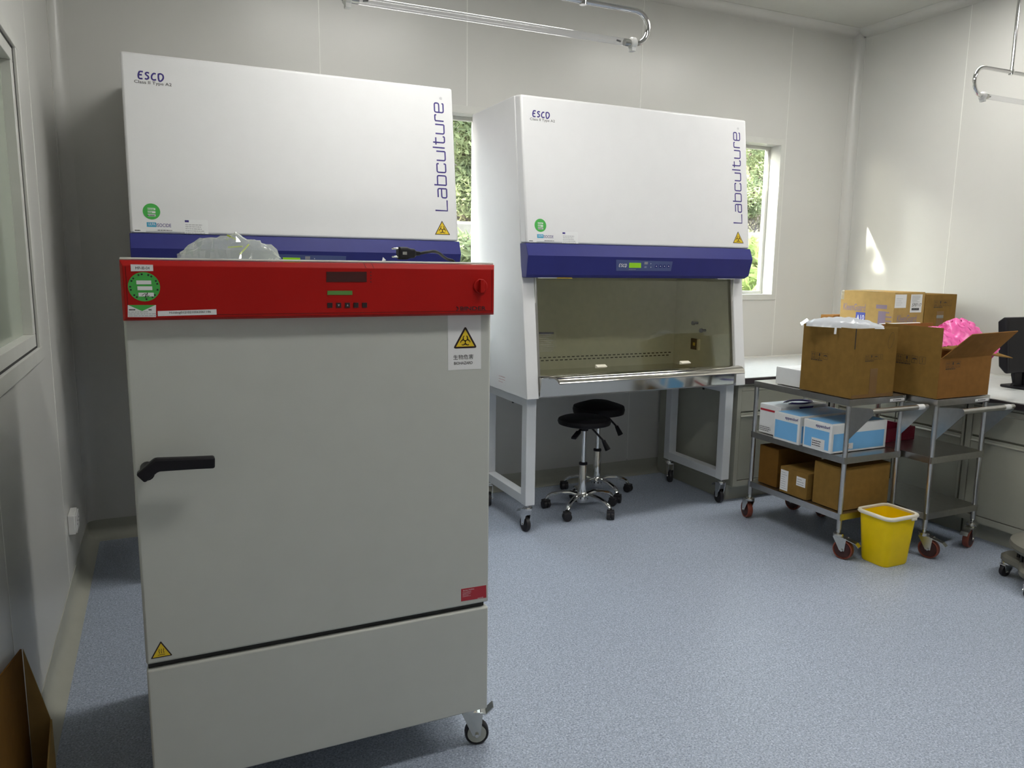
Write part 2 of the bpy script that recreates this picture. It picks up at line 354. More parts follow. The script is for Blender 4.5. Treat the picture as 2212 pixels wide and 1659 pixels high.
def rows(parent, name, O, U, V, w_, h_, n_, m, off=0.0008, fill=0.35, seed=1):
    """rows of fine print, too small to read"""
    rnd = random.Random(seed); O, U, V = Vector(O), Vector(U).normalized(), Vector(V).normalized(); N = U.cross(V); mb = MB(); lh = h_ / n_
    for i in range(n_):
        x = 0.0; z = h_ - (i + 0.8) * lh; end = w_ * rnd.uniform(.55, 1.0)
        while x < end:
            L = min(rnd.uniform(.05, .16) * w_, end - x); a = O + U * x + V * z + N * off
            mb.add([a, a + U * L, a + U * L + V * lh * fill, a + V * lh * fill], [(0, 1, 2, 3)]); x += L + .022 * w_
    return mb.build(name, m, parent)
UX, UZ, NY = Vector((1, 0, 0)), Vector((0, 0, 1)), Vector((0, -1, 0))

# ================================================================== STRUCTURE
XL, XR, YB, YF, ZC = -0.40, 4.85, 4.38, -1.90, 3.20
def struct(o): o['kind'] = 'structure'; return o
def slab(mb, u0, u1, v0, v1, holes, put):
    us = sorted({u0, u1} | {max(u0, min(u1, h[i])) for h in holes for i in (0, 1)})
    vs = sorted({v0, v1} | {max(v0, min(v1, h[i])) for h in holes for i in (2, 3)})
    for a, b_ in zip(us, us[1:]):
        for c, d in zip(vs, vs[1:]):
            mu, mv = (a + b_) / 2, (c + d) / 2
            if any(h[0] < mu < h[1] and h[2] < mv < h[3] for h in holes): continue
            put(mb, a, b_, c, d)
mb = MB(); mb.box(XL - .12, XR + .12, YF - .1, YB + .14, -0.08, 0.0)
floor = struct(mb.build('floor', M['floor'])); floor['label'] = 'speckled blue grey vinyl floor'
mb = MB(); mb.box(XL - .12, XR + .12, YF - .1, YB + .14, ZC, ZC + .08)
ceil = struct(mb.build('ceiling', M['ceil']))
W1 = (0.62, 1.86, 1.215, 2.37); W2 = (2.95, 4.195, 1.215, 2.37)
HOLES = [(a + .035, b_ - .035, c + .035, d - .035) for a, b_, c, d in (W1, W2)]
def wall(name, put_core, put_panel, put_seal, u0, u1, seams, holes):
    mb = MB(); slab(mb, u0, u1, 0, ZC, holes, put_core); o = struct(mb.build(name, M['wallback']))
    S = [u0] + list(seams) + [u1]
    for a, b_ in zip(S, S[1:]):
        q = MB(); slab(q, a + (.002 if a > u0 else 0), b_ - (.002 if b_ < u1 else 0), 0, ZC, holes, put_panel); q.build('wall_panel', M['wall'], o)
    for s in seams:
        q = MB(); slab(q, s - .0028, s + .0028, 0.11, ZC - .05, holes, put_seal); q.build('sealant_bead', M['seal'], o)
    return o
wb = wall('wall_back', lambda m_, a, b_, c, d: m_.box(a, b_, YB + .006, YB + .14, c, d), lambda m_, a, b_, c, d: m_.box(a, b_, YB, YB + .006, c, d),
          lambda m_, a, b_, c, d: m_.box(a, b_, YB - .0012, YB + .003, c, d), XL - .12, XR + .12, (0.86, 1.714, 2.93, 4.20), HOLES)
LW = (1.55, 3.16, 1.135, 2.15)
wl = wall('wall_left', lambda m_, a, b_, c, d: m_.box(XL - .12, XL - .006, a, b_, c, d), lambda m_, a, b_, c, d: m_.box(XL - .006, XL, a, b_, c, d),
          lambda m_, a, b_, c, d: m_.box(XL - .003, XL + .0012, a, b_, c, d), YF, YB, (-.2, 1.05, 2.27, 3.50), [LW])
wr = wall('wall_right', lambda m_, a, b_, c, d: m_.box(XR + .006, XR + .12, a, b_, c, d), lambda m_, a, b_, c, d: m_.box(XR, XR + .006, a, b_, c, d),
          lambda m_, a, b_, c, d: m_.box(XR - .0012, XR + .003, a, b_, c, d), YF, YB, (-.15, 1.07, 2.28, 3.50), [])
wf = wall('wall_front', lambda m_, a, b_, c, d: m_.box(a, b_, YF - .12, YF - .006, c, d), lambda m_, a, b_, c, d: m_.box(a, b_, YF - .006, YF, c, d),
          lambda m_, a, b_, c, d: m_.box(a, b_, YF - .003, YF + .0012, c, d), XL - .12, XR + .12, (0.86, 1.97, 3.1), [])
# coved corner strips
def cove(name, p, d1, d2, r, a, b_, m, ext=0.012, ext1=None):
    """quarter-round strip in an inner corner: p the corner point, d1/d2 unit directions away along both walls, run from a to b"""
    p, d1, d2, a, b_ = map(Vector, (p, d1, d2, a, b_)); e1 = ext if ext1 is None else ext1; prof = [p + d1 * (r + e1), p + d1 * (r + e1) + d2 * .002]
    for k in range(9):
        t = R(90 * k / 8); prof.append(p + d1 * (r - (r - .003) * math.sin(t)) + d2 * (r - (r - .003) * math.cos(t)))
    prof += [p + d2 * (r + ext) + d1 * .003, p + d2 * (r + ext), p]
    mb = MB(); mb.loft([[q + a for q in prof], [q + b_ for q in prof]]); return struct(mb.build(name, m))
cove('trim_1', (XL, YB, 0), (1, 0, 0), (0, -1, 0), .05, (0, 0, .1), (0, 0, ZC), M['wall'])
cove('trim_2', (XR, YB, 0), (-1, 0, 0), (0, -1, 0), .05, (0, 0, .1), (0, 0, ZC), M['wall'])
cove('trim_3', (0, YB, ZC), (0, -1, 0), (0, 0, -1), .05, (XL, 0, 0), (XR, 0, 0), M['wall'])
cove('trim_4', (XR, 0, ZC), (-1, 0, 0), (0, 0, -1), .05, (0, YF, 0), (0, YB, 0), M['wall'])
cove('trim_5', (XL, 0, ZC), (1, 0, 0), (0, 0, -1), .05, (0, YF, 0), (0, YB, 0), M['wall'])
cove('baseboard_back', (0, YB, 0), (0, -1, 0), (0, 0, 1), .055, (XL, 0, 0), (XR, 0, 0), M['base'], .045, .001)
cove('baseboard_left', (XL, 0, 0), (1, 0, 0), (0, 0, 1), .055, (0, YF, 0), (0, YB, 0), M['base'], .045, .001)
cove('baseboard_right', (XR, 0, 0), (-1, 0, 0), (0, 0, 1), .055, (0, YF, 0), (0, 1.2, 0), M['base'], .045, .001)

def window(name, W):
    x0, x1, z0, z1 = W; t = .035
    root = bpy.data.objects.new(name, None); COL.objects.link(root); struct(root); root.location = ((x0 + x1) / 2, YB, z0)
    ox, oz = (x0 + x1) / 2, z0; a, b_, c, d = x0 - ox, x1 - ox, 0, z1 - z0
    q = MB()
    for (u0, u1, v0, v1) in ((a, b_, c, c + t), (a, b_, d - t, d), (a, a + t, c + t, d - t), (b_ - t, b_, c + t, d - t)): q.box(u0, u1, -.006, .002, v0, v1)
    q.build('casing', M['alu'], root, .001)
    a, b_, c, d = a + t, b_ - t, c + t, d - t; q = MB(); s = .006
    for (u0, u1, v0, v1) in ((a, b_, c, c + s), (a, b_, d - s, d), (a, a + s, c + s, d - s), (b_ - s, b_, c + s, d - s)): q.box(u0, u1, -.005, .14, v0, v1)
    q.build('reveal', M['alu'], root)
    a, b_, c, d = a + s, b_ - s, c + s, d - s; q = MB(); f_ = .022
    for (u0, u1, v0, v1) in ((a, b_, c, c + f_), (a, b_, d - f_, d), (a, a + f_, c + f_, d - f_), (b_ - f_, b_, c + f_, d - f_)): q.box(u0, u1, .10, .135, v0, v1)
    q.build('sash_frame', M['alu'], root, .003)
    q = MB(); q.box(a + f_ - .004, b_ - f_ + .004, .115, .121, c + f_ - .004, d - f_ + .004); q.build('pane', M['glass'], root)
    return root
window('window_1', W1); window('window_2', W2)
# left wall inner window
root = bpy.data.objects.new('window_3', None); COL.objects.link(root); struct(root); root.location = (XL, 2.3, LW[2])
y0, y1, z1 = LW[0] - 2.3, LW[1] - 2.3, LW[3] - LW[2]; q = MB(); t = .05
for (u0, u1, v0, v1) in ((y0 - t, y1 + t, -t, 0), (y0 - t, y1 + t, z1, z1 + t), (y0 - t, y0, 0, z1), (y1, y1 + t, 0, z1)): q.box(-.002, .008, u0, u1, v0, v1)
q.build('casing', M['alu'], root, .002)
q = MB(); t = .05
for (u0, u1, v0, v1) in ((y0, y1, 0, t), (y0, y1, z1 - t, z1), (y0, y0 + t, t, z1 - t), (y1 - t, y1, t, z1 - t)): q.box(-.05, -.003, u0, u1, v0, v1)
q.build('sash_frame', M['alu'], root, .002)
q = MB(); g_ = .007
for (u0, u1, v0, v1) in ((y0, y1, 0, g_), (y0, y1, z1 - g_, z1), (y0, y0 + g_, 0, z1), (y1 - g_, y1, 0, z1)): q.box(-.006, -.0015, u0, u1, v0, v1)
q.build('gasket', M['dark_gap'], root)
q = MB(); q.box(-.040, -.034, y0 + t - .005, y1 - t + .005, t - .005, z1 - t + .005); q.build('pane', M['pane'], root)

# ceiling luminaires
for nm, lx, ly in (('above the gap between the cabinets', 1.25, 2.9), ('above the incubator', 1.45, 0.9), ('above the trolleys', 3.8, 2.95), ('above the open floor', 3.7, 0.9)):
    t_ = thing('ceiling_light', 'long white surface mounted ceiling light ' + nm, 'light', (lx, ly, ZC), R(90), 'ceiling lights')
    q = MB(); q.prism([(-.16, 0), (-.15, -.05), (-.14, -.055), (-.14, -.03), (.14, -.03), (.14, -.055), (.15, -.05), (.16, 0)], 'Y', -.61, .61); q.box(-.15, .15, -.61, -.595, -.055, 0); q.box(-.15, .15, .595, .61, -.055, 0)
    q.build('housing', M['lampbody'], t_)
    q = MB(); q.box(-.138, .138, -.594, .594, -.052, -.034); q.build('diffuser', M['diff'], t_)

# ------------------------------------------------------------------ outside: hillside, kerb, shrubs, trees
q = MB(); prof = [(4.9, .55), (5.6, .75), (7.0, 1.25), (8.2, 1.62), (8.6, 1.62), (8.62, 1.75), (9.2, 1.85), (11, 3.2), (14, 5.5), (18, 7.5), (18, -1), (4.9, -1)]
q.prism(prof, 'X', -14, 26); hill = q.build('hillside', M['soil'], ang=60); struct(hill); hill['label'] = 'grey brown wooded slope rising behind the building'
for i, x in enumerate(range(-6, 22, 4)):
    q = MB(); q.prism([(8.22, 1.5), (8.22, 1.90), (8.3, 1.93), (8.62, 1.93), (8.62, 1.5)], 'X', x, x + 3.97); o = q.build('kerb', M['conc'], None, .01)
    o.name = 'kerb'; struct(o)
def leaves(mb, c, rad, n_, size, rnd, shell=0.35):
    c = Vector(c)
    for _ in range(n_):
        while True:
            d = Vector((rnd.uniform(-1, 1), rnd.uniform(-1, 1), rnd.uniform(-1, 1)))
            if shell < d.length < 1: break
        p = c + Vector((d.x * rad[0], d.y * rad[1], d.z * rad[2])); s = size * rnd.uniform(.6, 1.4)
        a = Vector((rnd.gauss(0, 1), rnd.gauss(0, 1), rnd.gauss(0, .7))).normalized(); b_ = a.cross(Vector((rnd.gauss(0, 1), rnd.gauss(0, 1), rnd.gauss(0, 1)))).normalized(); nn = a.cross(b_)
        mb.add([p - a * s, p + b_ * s * .33 + nn * s * .12, p + a * s, p - b_ * s * .33 + nn * s * .12], [(0, 1, 2), (0, 2, 3)])
def shrub(x, y, z, r, h, label, seed, m='leafy', n_=900, size=.09):
    rnd = random.Random(seed); t_ = thing('shrub', label, 'shrub', (x, y, z), 0, 'shrubs outside the windows')
    q = MB(); leaves(q, (0, 0, h * .55), (r, r * .8, h * .55), n_, size, rnd, .2); q.build('foliage', M[m], t_)
    q = MB()
    for k in range(5):
        a = rnd.uniform(0, 6.28); q.tube([(0, 0, -.2), (math.cos(a) * r * .3, math.sin(a) * r * .3, h * .5), (math.cos(a) * r * .6, math.sin(a) * r * .6, h * .9)], [.02, .014, .006], 6)
    q.build('stem', M['bark'], t_)
shrub(6.05, 6.0, .86, .62, .58, 'bright green shrub low in the right window by its frame', 3, n_=1500, size=.075)
shrub(5.25, 5.8, .80, .6, .6, 'bright green shrub in the right window beside the blue console', 4, n_=1500, size=.075)
shrub(7.3, 7.2, 1.30, .8, .45, 'pale green shrub in the right window just below the kerb', 5, n_=1400, size=.08)
shrub(6.4, 7.4, 1.36, .7, .42, 'pale green shrub in the right window under the kerb end', 8, n_=1200, size=.08)
shrub(2.9, 7.3, 1.32, .8, .42, 'grey green shrub seen low between the two cabinets', 6, 'leaf', n_=1200, size=.08)
def tree(x, y, z, h, crowns, label, seed, m='leaf', size=.12, n_=1800, lean=0.0):
    rnd = random.Random(seed); t_ = thing('tree', label, 'tree', (x, y, z), 0, 'trees on the slope')
    q = MB(); q.tube([(0, 0, -.5), (lean * .2, 0, h * .4), (lean * .6, .1, h * .75), (lean, 0, h)], [.11, .09, .06, .03], 9); q.build('trunk', M['bark'], t_)
    for (cx, cy, cz, r) in crowns:
        q = MB(); q.tube([(lean * .3, 0, h * .35), (cx * .5, cy * .5, cz * .8), (cx, cy, cz)], [.05, .035, .012], 7); q.build('branch', M['bark'], t_)
    q = MB()
    for (cx, cy, cz, r) in crowns: leaves(q, (cx, cy, cz), (r, r, r * .8), n_, size, rnd)
    q.build('foliage', M[m], t_)
tree(3.75, 9.5, 1.95, 2.6, [(0, 0, 1.9, .75), (-.5, -.1, 1.2, .7), (.4, -.2, 1.0, .65), (.1, -.3, .45, .5), (.55, 0, 1.75, .6), (-.6, 0, 2.2, .6)], 'leafy grey green tree filling the gap between the two cabinets', 11, n_=3200, size=.05)
tree(8.85, 9.75, 2.2, 2.6, [(-.5, -.2, 1.25, .5), (.2, -.1, 1.6, .55), (-.15, -.3, 1.85, .5), (.7, 0, 1.3, .5), (-.1, -.35, .75, .42), (.35, -.2, .4, .35), (-.45, -.3, .3, .35)], 'tree with a bare forked trunk framed by the right window', 12, n_=1500, size=.045, lean=-.9)
tree(9.45, 10.7, 2.9, 2.6, [(0, 0, 1.1, .6), (.5, -.1, .6, .5), (-.4, 0, 1.6, .7)], 'dense green tree at the left of the right window', 13, n_=1800, size=.05)
tree(11.9, 11.6, 3.6, 3.2, [(0, 0, 1.0, .9), (-.8, -.2, .3, .6), (.8, 0, 1.6, .9), (-.6, 0, 1.7, .7)], 'dense green tree far up the slope behind the window jamb', 14, n_=2000, size=.05)
q = MB(); rnd = random.Random(77)
for cx_, n_ in ((9.3, 5200), (3.9, 3000)):
    for _ in range(n_):
        y = rnd.uniform(8.7, 11.2); x = cx_ * y / 9.7 + rnd.uniform(-1.0, 1.0); z = (1.76 + (y - 8.62) * .17 if y < 9.2 else 1.86 + (y - 9.2) * .75) + rnd.uniform(.0, .10)
        sz = rnd.uniform(.02, .055); a = Vector((rnd.gauss(0, 1), rnd.gauss(0, .6), rnd.gauss(0, .8))).normalized(); b_ = a.cross(Vector((rnd.gauss(0, 1), rnd.gauss(0, 1), rnd.gauss(0, 1)))).normalized(); p = Vector((x, y, z))
        q.add([p - a * sz, p + b_ * sz * .4, p + a * sz, p - b_ * sz * .4], [(0, 1, 2, 3)])
o = q.build('leaf_litter', leafmat('litter_leaf', (0.10, 0.085, 0.085, 1), (0.24, 0.24, 0.13, 1))); tag(o, 'dry leaves and creepers scattered over the slope outside', 'leaves', kind='stuff')
tree(1.2, 8.6, 1.9, 3.2, [(0, 0, 2.3, .95), (-.9, -.1, 1.9, .8), (.9, .1, 1.8, .8)], 'tree on the slope hidden mostly behind the left cabinet', 15, n_=1500)
tree(-2.6, 6.6, 1.1, 4.2, [(0, 0, 3.0, 1.2), (1.2, .1, 2.6, 1.1), (-1.2, .2, 2.7, 1.1), (2.2, .3, 3.4, 1.0)], 'unseen tree added beyond the left end of the back wall to dapple the sun', 16, n_=1500)  # out of view, added so its crown breaks the sunlight into dapples

# ================================================================== casters
def caster(parent, x, y, ztop, r, wd, wheelm, yaw_, brake=True, trail=.03, hub=None, forkm='zinc', name='caster', lift=0.0):
    """swivel caster: fork, wheel, axle and brake pedal; ztop is where the leg ends"""
    c, s = math.cos(yaw_), math.sin(yaw_)                     # (c,s): trailing direction
    Lx = Vector((c, s, 0)); Sx = Vector((-s, c, 0)); P = Vector((x, y, 0)); ax = P + Lx * trail + Vector((0, 0, r))
    q = MB(); q.lathe([(.010, ztop + .002), (.010, ztop - .012), (.024, ztop - .014), (.027, ztop - .022), (.025, ztop - .03), (.018, ztop - .034)], (x, y, 0), 'Z', 16)
    top = ztop - .03; hw = wd / 2 + .004
    q.obox(P + Lx * trail * .35 + Vector((0, 0, top)), Lx * .026, Sx * (hw + .003), Vector((0, 0, .003)))
    for k in (-1, 1):
        o = Sx * (k * (hw + .0015)); q.plate([P + o - Lx * .02 + Vector((0, 0, top)), P + o + Lx * (trail + .018) + Vector((0, 0, top)), ax + o + Lx * .012 - Vector((0, 0, .004)), ax + o - Lx * .012 - Vector((0, 0, .004))], Sx, .003)
    q.tube([ax - Sx * (hw + .008), ax + Sx * (hw + .008)], .006, 10)
    f_ = q.build(name, M[forkm], parent)
    q = MB(); prof = [(r * .3, -wd / 2 * .7), (r * .82, -wd / 2 * .7), (r * .86, -wd / 2), (r * .97, -wd / 2 * .9), (r, -wd / 2 * .5), (r, wd / 2 * .5), (r * .97, wd / 2 * .9), (r * .86, wd / 2), (r * .82, wd / 2 * .7), (r * .3, wd / 2 * .7)]
    rings = [[ax + Sx * h_ + (Lx * math.cos(2 * math.pi * k / 28) + Vector((0, 0, 1)) * math.sin(2 * math.pi * k / 28)) * rr_ for k in range(28)] for rr_, h_ in prof]
    q.loft(rings); q.build('wheel', M[wheelm], f_)
    if hub:
        q = MB(); rings = [[ax + Sx * h_ + (Lx * math.cos(2 * math.pi * k / 24) + Vector((0, 0, 1)) * math.sin(2 * math.pi * k / 24)) * rr_ for k in range(24)] for rr_, h_ in ((r * .2, -wd / 2 * .98), (r * .78, -wd / 2 * .98), (r * .8, 0), (r * .78, wd / 2 * .98), (r * .2, wd / 2 * .98))]
        q.loft(rings); q.build('wheel_disc', M[hub], f_)
    if brake:
        q = MB(); b0 = P + Lx * (trail + .012) + Vector((0, 0, top - .004)); b1 = P + Lx * (trail + r + .012) + Vector((0, 0, top - .016)); b2 = b1 + Lx * .016 - Vector((0, 0, .016))
        if lift: b1 = P + Lx * (trail + r * .75) + Vector((0, 0, top - .006)); b2 = b1 + Lx * .022 + Vector((0, 0, lift))
        prev = b0
        for a, b_ in ((b0, b1), (b1, b2)):
            mid = (a + b_) / 2; d = (b_ - a) / 2; q.obox(mid, d, Sx * (wd * .62), d.cross(Sx).normalized() * .0018)
        q.build('brake_pedal', M['zinc'], f_)
    return f_

# ================================================================== INCUBATOR
IX0, IX1, IYD, IYB = -0.0745, 0.829, 1.93, 2.68
ICX = (IX0 + IX1) / 2
inc = thing('incubator', 'tall grey incubator with a red control panel, standing nearest the camera', 'incubator', (ICX, IYD, 0))
def IL(p): return Vector(p) - Vector((ICX, IYD, 0))
hwid = (IX1 - IX0) / 2; D = IYB - IYD
mb = MB(); mb.box(-hwid + .002, hwid - .002, .028, D, .14, 1.447); mb.build('body', M['inc'], inc, .004)
mb = MB(); mb.box(-hwid, hwid, -.014, D, 1.4490, 1.4545); mb.build('top_cover', M['inctop'], inc, .002)
mb = MB(); mb.box(-hwid, hwid, 0, .03, .475, 1.325); door = mb.build('door', M['inc'], inc, .006)
mb = MB(); mb.box(-hwid, hwid, 0, .03, .137, .460); mb.build('lower_panel', M['inc'], inc, .005)
mb = MB(); mb.box(-hwid + .004, hwid - .01, .014, .03, .455, .48); mb.build('door_gap', M['dark_gap'], inc)
# red control panel housing
mb = MB(); yf = -.03; z0, z1 = 1.314, 1.4485
ring = lambda y, a, t_: [(-hwid + a, y, z0 + a), (hwid - a, y, z0 + a), (hwid - a, y, z1 - t_), (-hwid + a, y, z1 - t_)]
mb.loft([ring(.03, 0, 0), ring(yf + .012, 0, 0), ring(yf, .006, .0125)])
cp = mb.build('control_panel', M['red'], inc, .0015)
for (xa, xb, za, zb) in ((-hwid + .011, hwid - .011, z0 + .011, z0 + .012), (-hwid + .011, -hwid + .012, z0 + .011, z1 - .014), (hwid - .012, hwid - .011, z0 + .011, z1 - .014)):
    q = MB(); q.box(xa, xb, yf - .0004, yf + .001, za, zb); q.build('groove', M['redglass'], cp)
IP = lambda px, py, o=0.0: IL(PY(px, py, IYD - .03 - o))
ID = lambda px, py, o=0.0: IL(PY(px, py, IYD - o))
for x in (.098, .118):
    q = MB(); q.plate([(x, yf + .0005, z1 - .0120), (x + .0009, yf + .0005, z1 - .0120), (x - .0031, yf + .0115, z1 - .0005), (x - .004, yf + .0115, z1 - .0005)], Vector((0, -.7, .7)), .0004); q.build('panel_joint', M['warnb'], cp)
decal(cp, 'display_window', rect_px(IP, 705, 587, 792, 609), NY, M['redglass'], .001)
decal(cp, 'status_display', rect_px(IP, 707, 628, 761, 637), NY, M['lcd'], .001)
for i, x in enumerate((712.5, 731.5, 750.5, 769, 787.5)):
    c = IP(x, 659.5 - i * .1); q = MB(); q.box(c.x - .0063, c.x + .0063, c.y - .0016, c.y + .001, c.z - .0063, c.z + .0063); k = q.build('button', M['warnb'], cp, .0006)
    if i in (1, 2):
        s = -1 if i == 1 else 1; q = MB(); q.plate([(c.x - .0025, c.y - .0017, c.z - .002 * s), (c.x + .0025, c.y - .0017, c.z - .002 * s), (c.x, c.y - .0017, c.z + .0028 * s)], NY, .0003); q.build('arrow', M['inkg'], cp)
for i in range(4):
    c = IP(801, 588 + i * 7); q = MB(); q.box(c.x - .001, c.x + .001, c.y - .0006, c.y + .001, c.z - .0015, c.z + .0015); q.build('indicator', M['warnb'], cp)
c = IP(1037, 618); q = MB(); q.lathe([(.0195, .001), (.0195, -.004), (.018, -.006)], c, 'Y', 30)
q.obox(c + Vector((.0, -.011, 0)), (.0055, 0, 0), (0, .0065, 0), (0, 0, .0175)); q.build('knob', M['red'], cp, .0015)
a = IP(994, 670.5); text(cp, 'maker_lettering', 'BINDER', a, UX, UZ, .074, .0102, M['warnb'], bold=.012)
q = MB()
for p in ((IP(985.5, 662), IP(990.5, 666)), (IP(990.5, 667), IP(985.5, 671))):
    d = p[1] - p[0]; q.obox((p[0] + p[1]) / 2 + NY * .0006, d / 2, Vector((0, .0003, 0)), d.cross(NY).normalized() * .0011)
q.build('arrow_logo', M['warnb'], cp)
# labels stuck on the red panel
decal(cp, 'label', [IP(*p) for p in ((283, 586), (331, 585.5), (330.5, 572), (282, 571))], NY, M['paper']); text(cp, 'label_print', 'MP-IB-04', IP(292.5, 582), UX, UZ, .0285, .0062, M['inkb'], .0008)
decal(cp, 'label', [IP(*p) for p in ((341, 683), (468, 679.5), (467.5, 668), (340.5, 672))], NY, M['paper'])
text(cp, 'label_print', 'Holding01210210062061186', IP(366, 679.2), IP(445, 677.2) - IP(366, 679.2), UZ, .088, .0065, M['inkb'], .0009)
C = IP(311.3, 619.5); g = disc(cp, 'round_label', C, UX, UZ, .0325, M['green'])
for j, (dy, wd_) in enumerate(((.0095, .030), (-.0035, .030), (-.0175, .031))):
    O = C + Vector((-.015 + j * .0014, -.0009, dy - .004)); decal(cp, 'label_field', [O, O + UX * wd_, O + UX * wd_ + UZ * .0085, O + UZ * .0085], NY, M['paper'], .0003)
q = MB(); strokes(q, [F([(-.6, -.2), (.1, .4), (.2, -.6), (-.1, -.7), (.5, .6), (.4, -.5), (.8, -.2)], .3)], .0011, C + Vector((.001, 0, -.0175)), UX, UZ, .011, .009, .0016); q.build('signature', M['inkb'], cp)
for k in range(26):
    if k in (6, 19): continue
    a = 2 * math.pi * k / 26; q = MB(); p = C + Vector((math.cos(a) * .0278, -.0008, math.sin(a) * .0278)); q.obox(p, Vector((-math.sin(a), 0, math.cos(a))) * .0018, (0, .0002, 0), Vector((math.cos(a), 0, math.sin(a))) * .0018)
    q.build('rim_print', M['inkb'], cp) if k % 3 else None
decal(cp, 'label', rect_px(IP, 276, 659, 337, 685), NY, M['paper'])
decal(cp, 'label_triangle', [IP(277, 658.8, .0006), IP(307, 672, .0006), IP(335.5, 658.8, .0006)][::-1], NY, M['green'], .0003)
a = IP(278, 684); rows(cp, 'label_print', a, UX, UZ, .062, .013, 3, M['inkg'], .001, .25, 4)
rows(cp, 'label_print', IP(279, 671.5), UX, UZ, .016, .005, 1, M['inkb'], .0009, .5, 12); rows(cp, 'label_print', IP(321, 671.5), UX, UZ, .010, .005, 1, M['inkb'], .0009, .5, 13)
# door fittings
q = MB(); pth = [IL(PY(x, y, 1.868)) for x, y in ((464, 997.5), (420, 999.5), (338, 1003.5), (303, 1032.5))]; hw_, hd = .0138, .0125; rings = []
for i, p in enumerate(pth):
    d = (pth[min(i + 1, 3)] - pth[max(i - 1, 0)]).normalized() if i not in (0, 3) else (pth[1] - pth[0] if i == 0 else pth[3] - pth[2]).normalized()
    s = d.cross(NY).normalized(); k = 1.12 if i == 2 else 1.0
    rings.append([p + s * hw_ * k + NY * hd, p - s * hw_ * k + NY * hd, p - s * hw_ * k - NY * hd, p + s * hw_ * k - NY * hd])
q.loft(rings); h_ = q.build('handle', M['black'], inc, .005, 3)
b1 = IL(PY(318, 1018, 1.9)); q = MB(); q.lathe([(.016, 0.0), (.016, -.055)], (b1.x, 0, b1.z), 'Y', 16); q.build('handle_post', M['black'], h_)
decal(door, 'biohazard_label', [ID(*p) for p in ((968, 800), (1039, 796.5), (1038.5, 681), (967, 681))], NY, M['paper'])
B0 = (ID(976, 752.5) + ID(1033, 751)) / 2
tri(door, 'warning_triangle', B0 + NY * .0006 + Vector((0, 0, -.0005)), UX, UZ, .0705, M['warnb'], .0005, .008); tri(door, 'warning_field', B0 + NY * .001 + Vector((0, 0, .0043)), UX, UZ, .0535, M['yellow'], .0005, .001)
biohaz(door, B0 + Vector((0, -.0016, .0195)), UX, UZ, .0150, M['warnb'], .0004)
text(door, 'label_print', '生物危害', ID(979, 777.5), ID(1029, 775) - ID(979, 777.5), UZ, .0585, .0135, M['inkb'], .001, bold=.0)
text(door, 'label_print', 'BIOHAZARD', ID(980.5, 788), ID(1027, 786) - ID(980.5, 788), UZ, .0545, .0078, M['inkb'], .001, bold=.01)
decal(door, 'service_label', [ID(*p) for p in ((996, 1299), (1050.5, 1290.5), (1050, 1264), (996, 1272.5))], NY, M['redlab'])
a = ID(999, 1290); rows(door, 'label_print', a, UX, UZ, .030, .017, 5, M['inkw'], .001, .18, 6); text(door, 'label_print', 'Service Hotline', ID(1000, 1277), UX, UZ, .034, .0035, M['inkw'], .001)
text(door, 'label_print', '>BINDER', ID(1031, 1293), UX, UZ, .019, .0025, M['inkw'], .001)
HB = (ID(329, 1424.5) + ID(369.5, 1418)) / 2 + Vector((0, 0, .002)); tri(door, 'warning_triangle', HB, UX, UZ, .049, M['warnb'], .0005, .003); tri(door, 'warning_field', HB + Vector((0, -.0005, .0025)), UX, UZ, .0395, M['yellow'], .0004, .001)
q = MB(); strokes(q, [F([(x, .0), (x + .12, .25), (x - .1, .55), (x + .1, .85), (x, 1.1)], .2) for x in (-.45, 0, .45)] + [[(-.75, -.3), (.75, -.3)]], .0012, HB + Vector((0, -.001, .0105)), UX, UZ, .011, .011, .0003); q.build('hot_surface_symbol', M['warnb'], door)
wc = PZ(1030, 1603, 0); wx = wc.x - ICX; wy = wc.y - IYD
caster(inc, wx - .026, wy + .008, .138, .037, .028, 'rubblack', R(-18), True, .026, hub='greyhub', lift=.022)
caster(inc, -hwid + .05, wy, .138, .037, .03, 'rubblack', R(160), True, .012, hub='greyhub')
caster(inc, wx - .008, D - .08, .138, .037, .03, 'rubblack', R(60), False, .012, hub='greyhub'); caster(inc, -hwid + .05, D - .08, .138, .037, .03, 'rubblack', R(120), False, .012, hub='greyhub')

# ================================================================== BIOSAFETY CABINETS
BX, BY = 2.4375, 3.5
bsc = thing('biosafety_cabinet', 'white biosafety cabinet on a wheeled stand with two black stools under it', 'cabinet', (BX, BY, 0), 0, 'biosafety cabinets along the back wall')
BO = Vector((BX, BY, 0)); HW = .7275; BD = .785; SL = .1325          # half width, depth, slope of the front
fy = lambda z: SL * (z - .755)
for s in (-1, 1):
    q = MB(); q.prism([(0, .755), (BD, .755), (BD, 2.306), (fy(2.306), 2.306)], 'X', s * HW, s * (HW - .072)); q.build('side_panel', M['white'], bsc, .004)
q = MB(); q.box(-HW + .07, HW - .07, BD - .03, BD - .002, .76, 2.30); q.build('back_panel', M['white'], bsc)
q = MB(); q.prism([(fy(1.43) + .04, 1.43), (BD - .03, 1.43), (BD - .03, 2.302), (fy(2.3) + .01, 2.302)], 'X', -HW + .071, HW - .071); q.build('plenum', M['white'], bsc)
q = MB(); q.prism([(.0365, 1.5595), (.130, 2.298), (fy(2.306) - .001, 2.308), (fy(1.56) - .001, 1.5595)], 'X', -HW, HW); hood = q.build('front_hood', M['white'], bsc, .010, 3)
for i, x in enumerate((-.60, 0, .6)):
    q = MB(); q.box(x - .014, x + .014, .19, .21, 2.306, 2.312); q.build('latch', M['inkg'], bsc, .001)
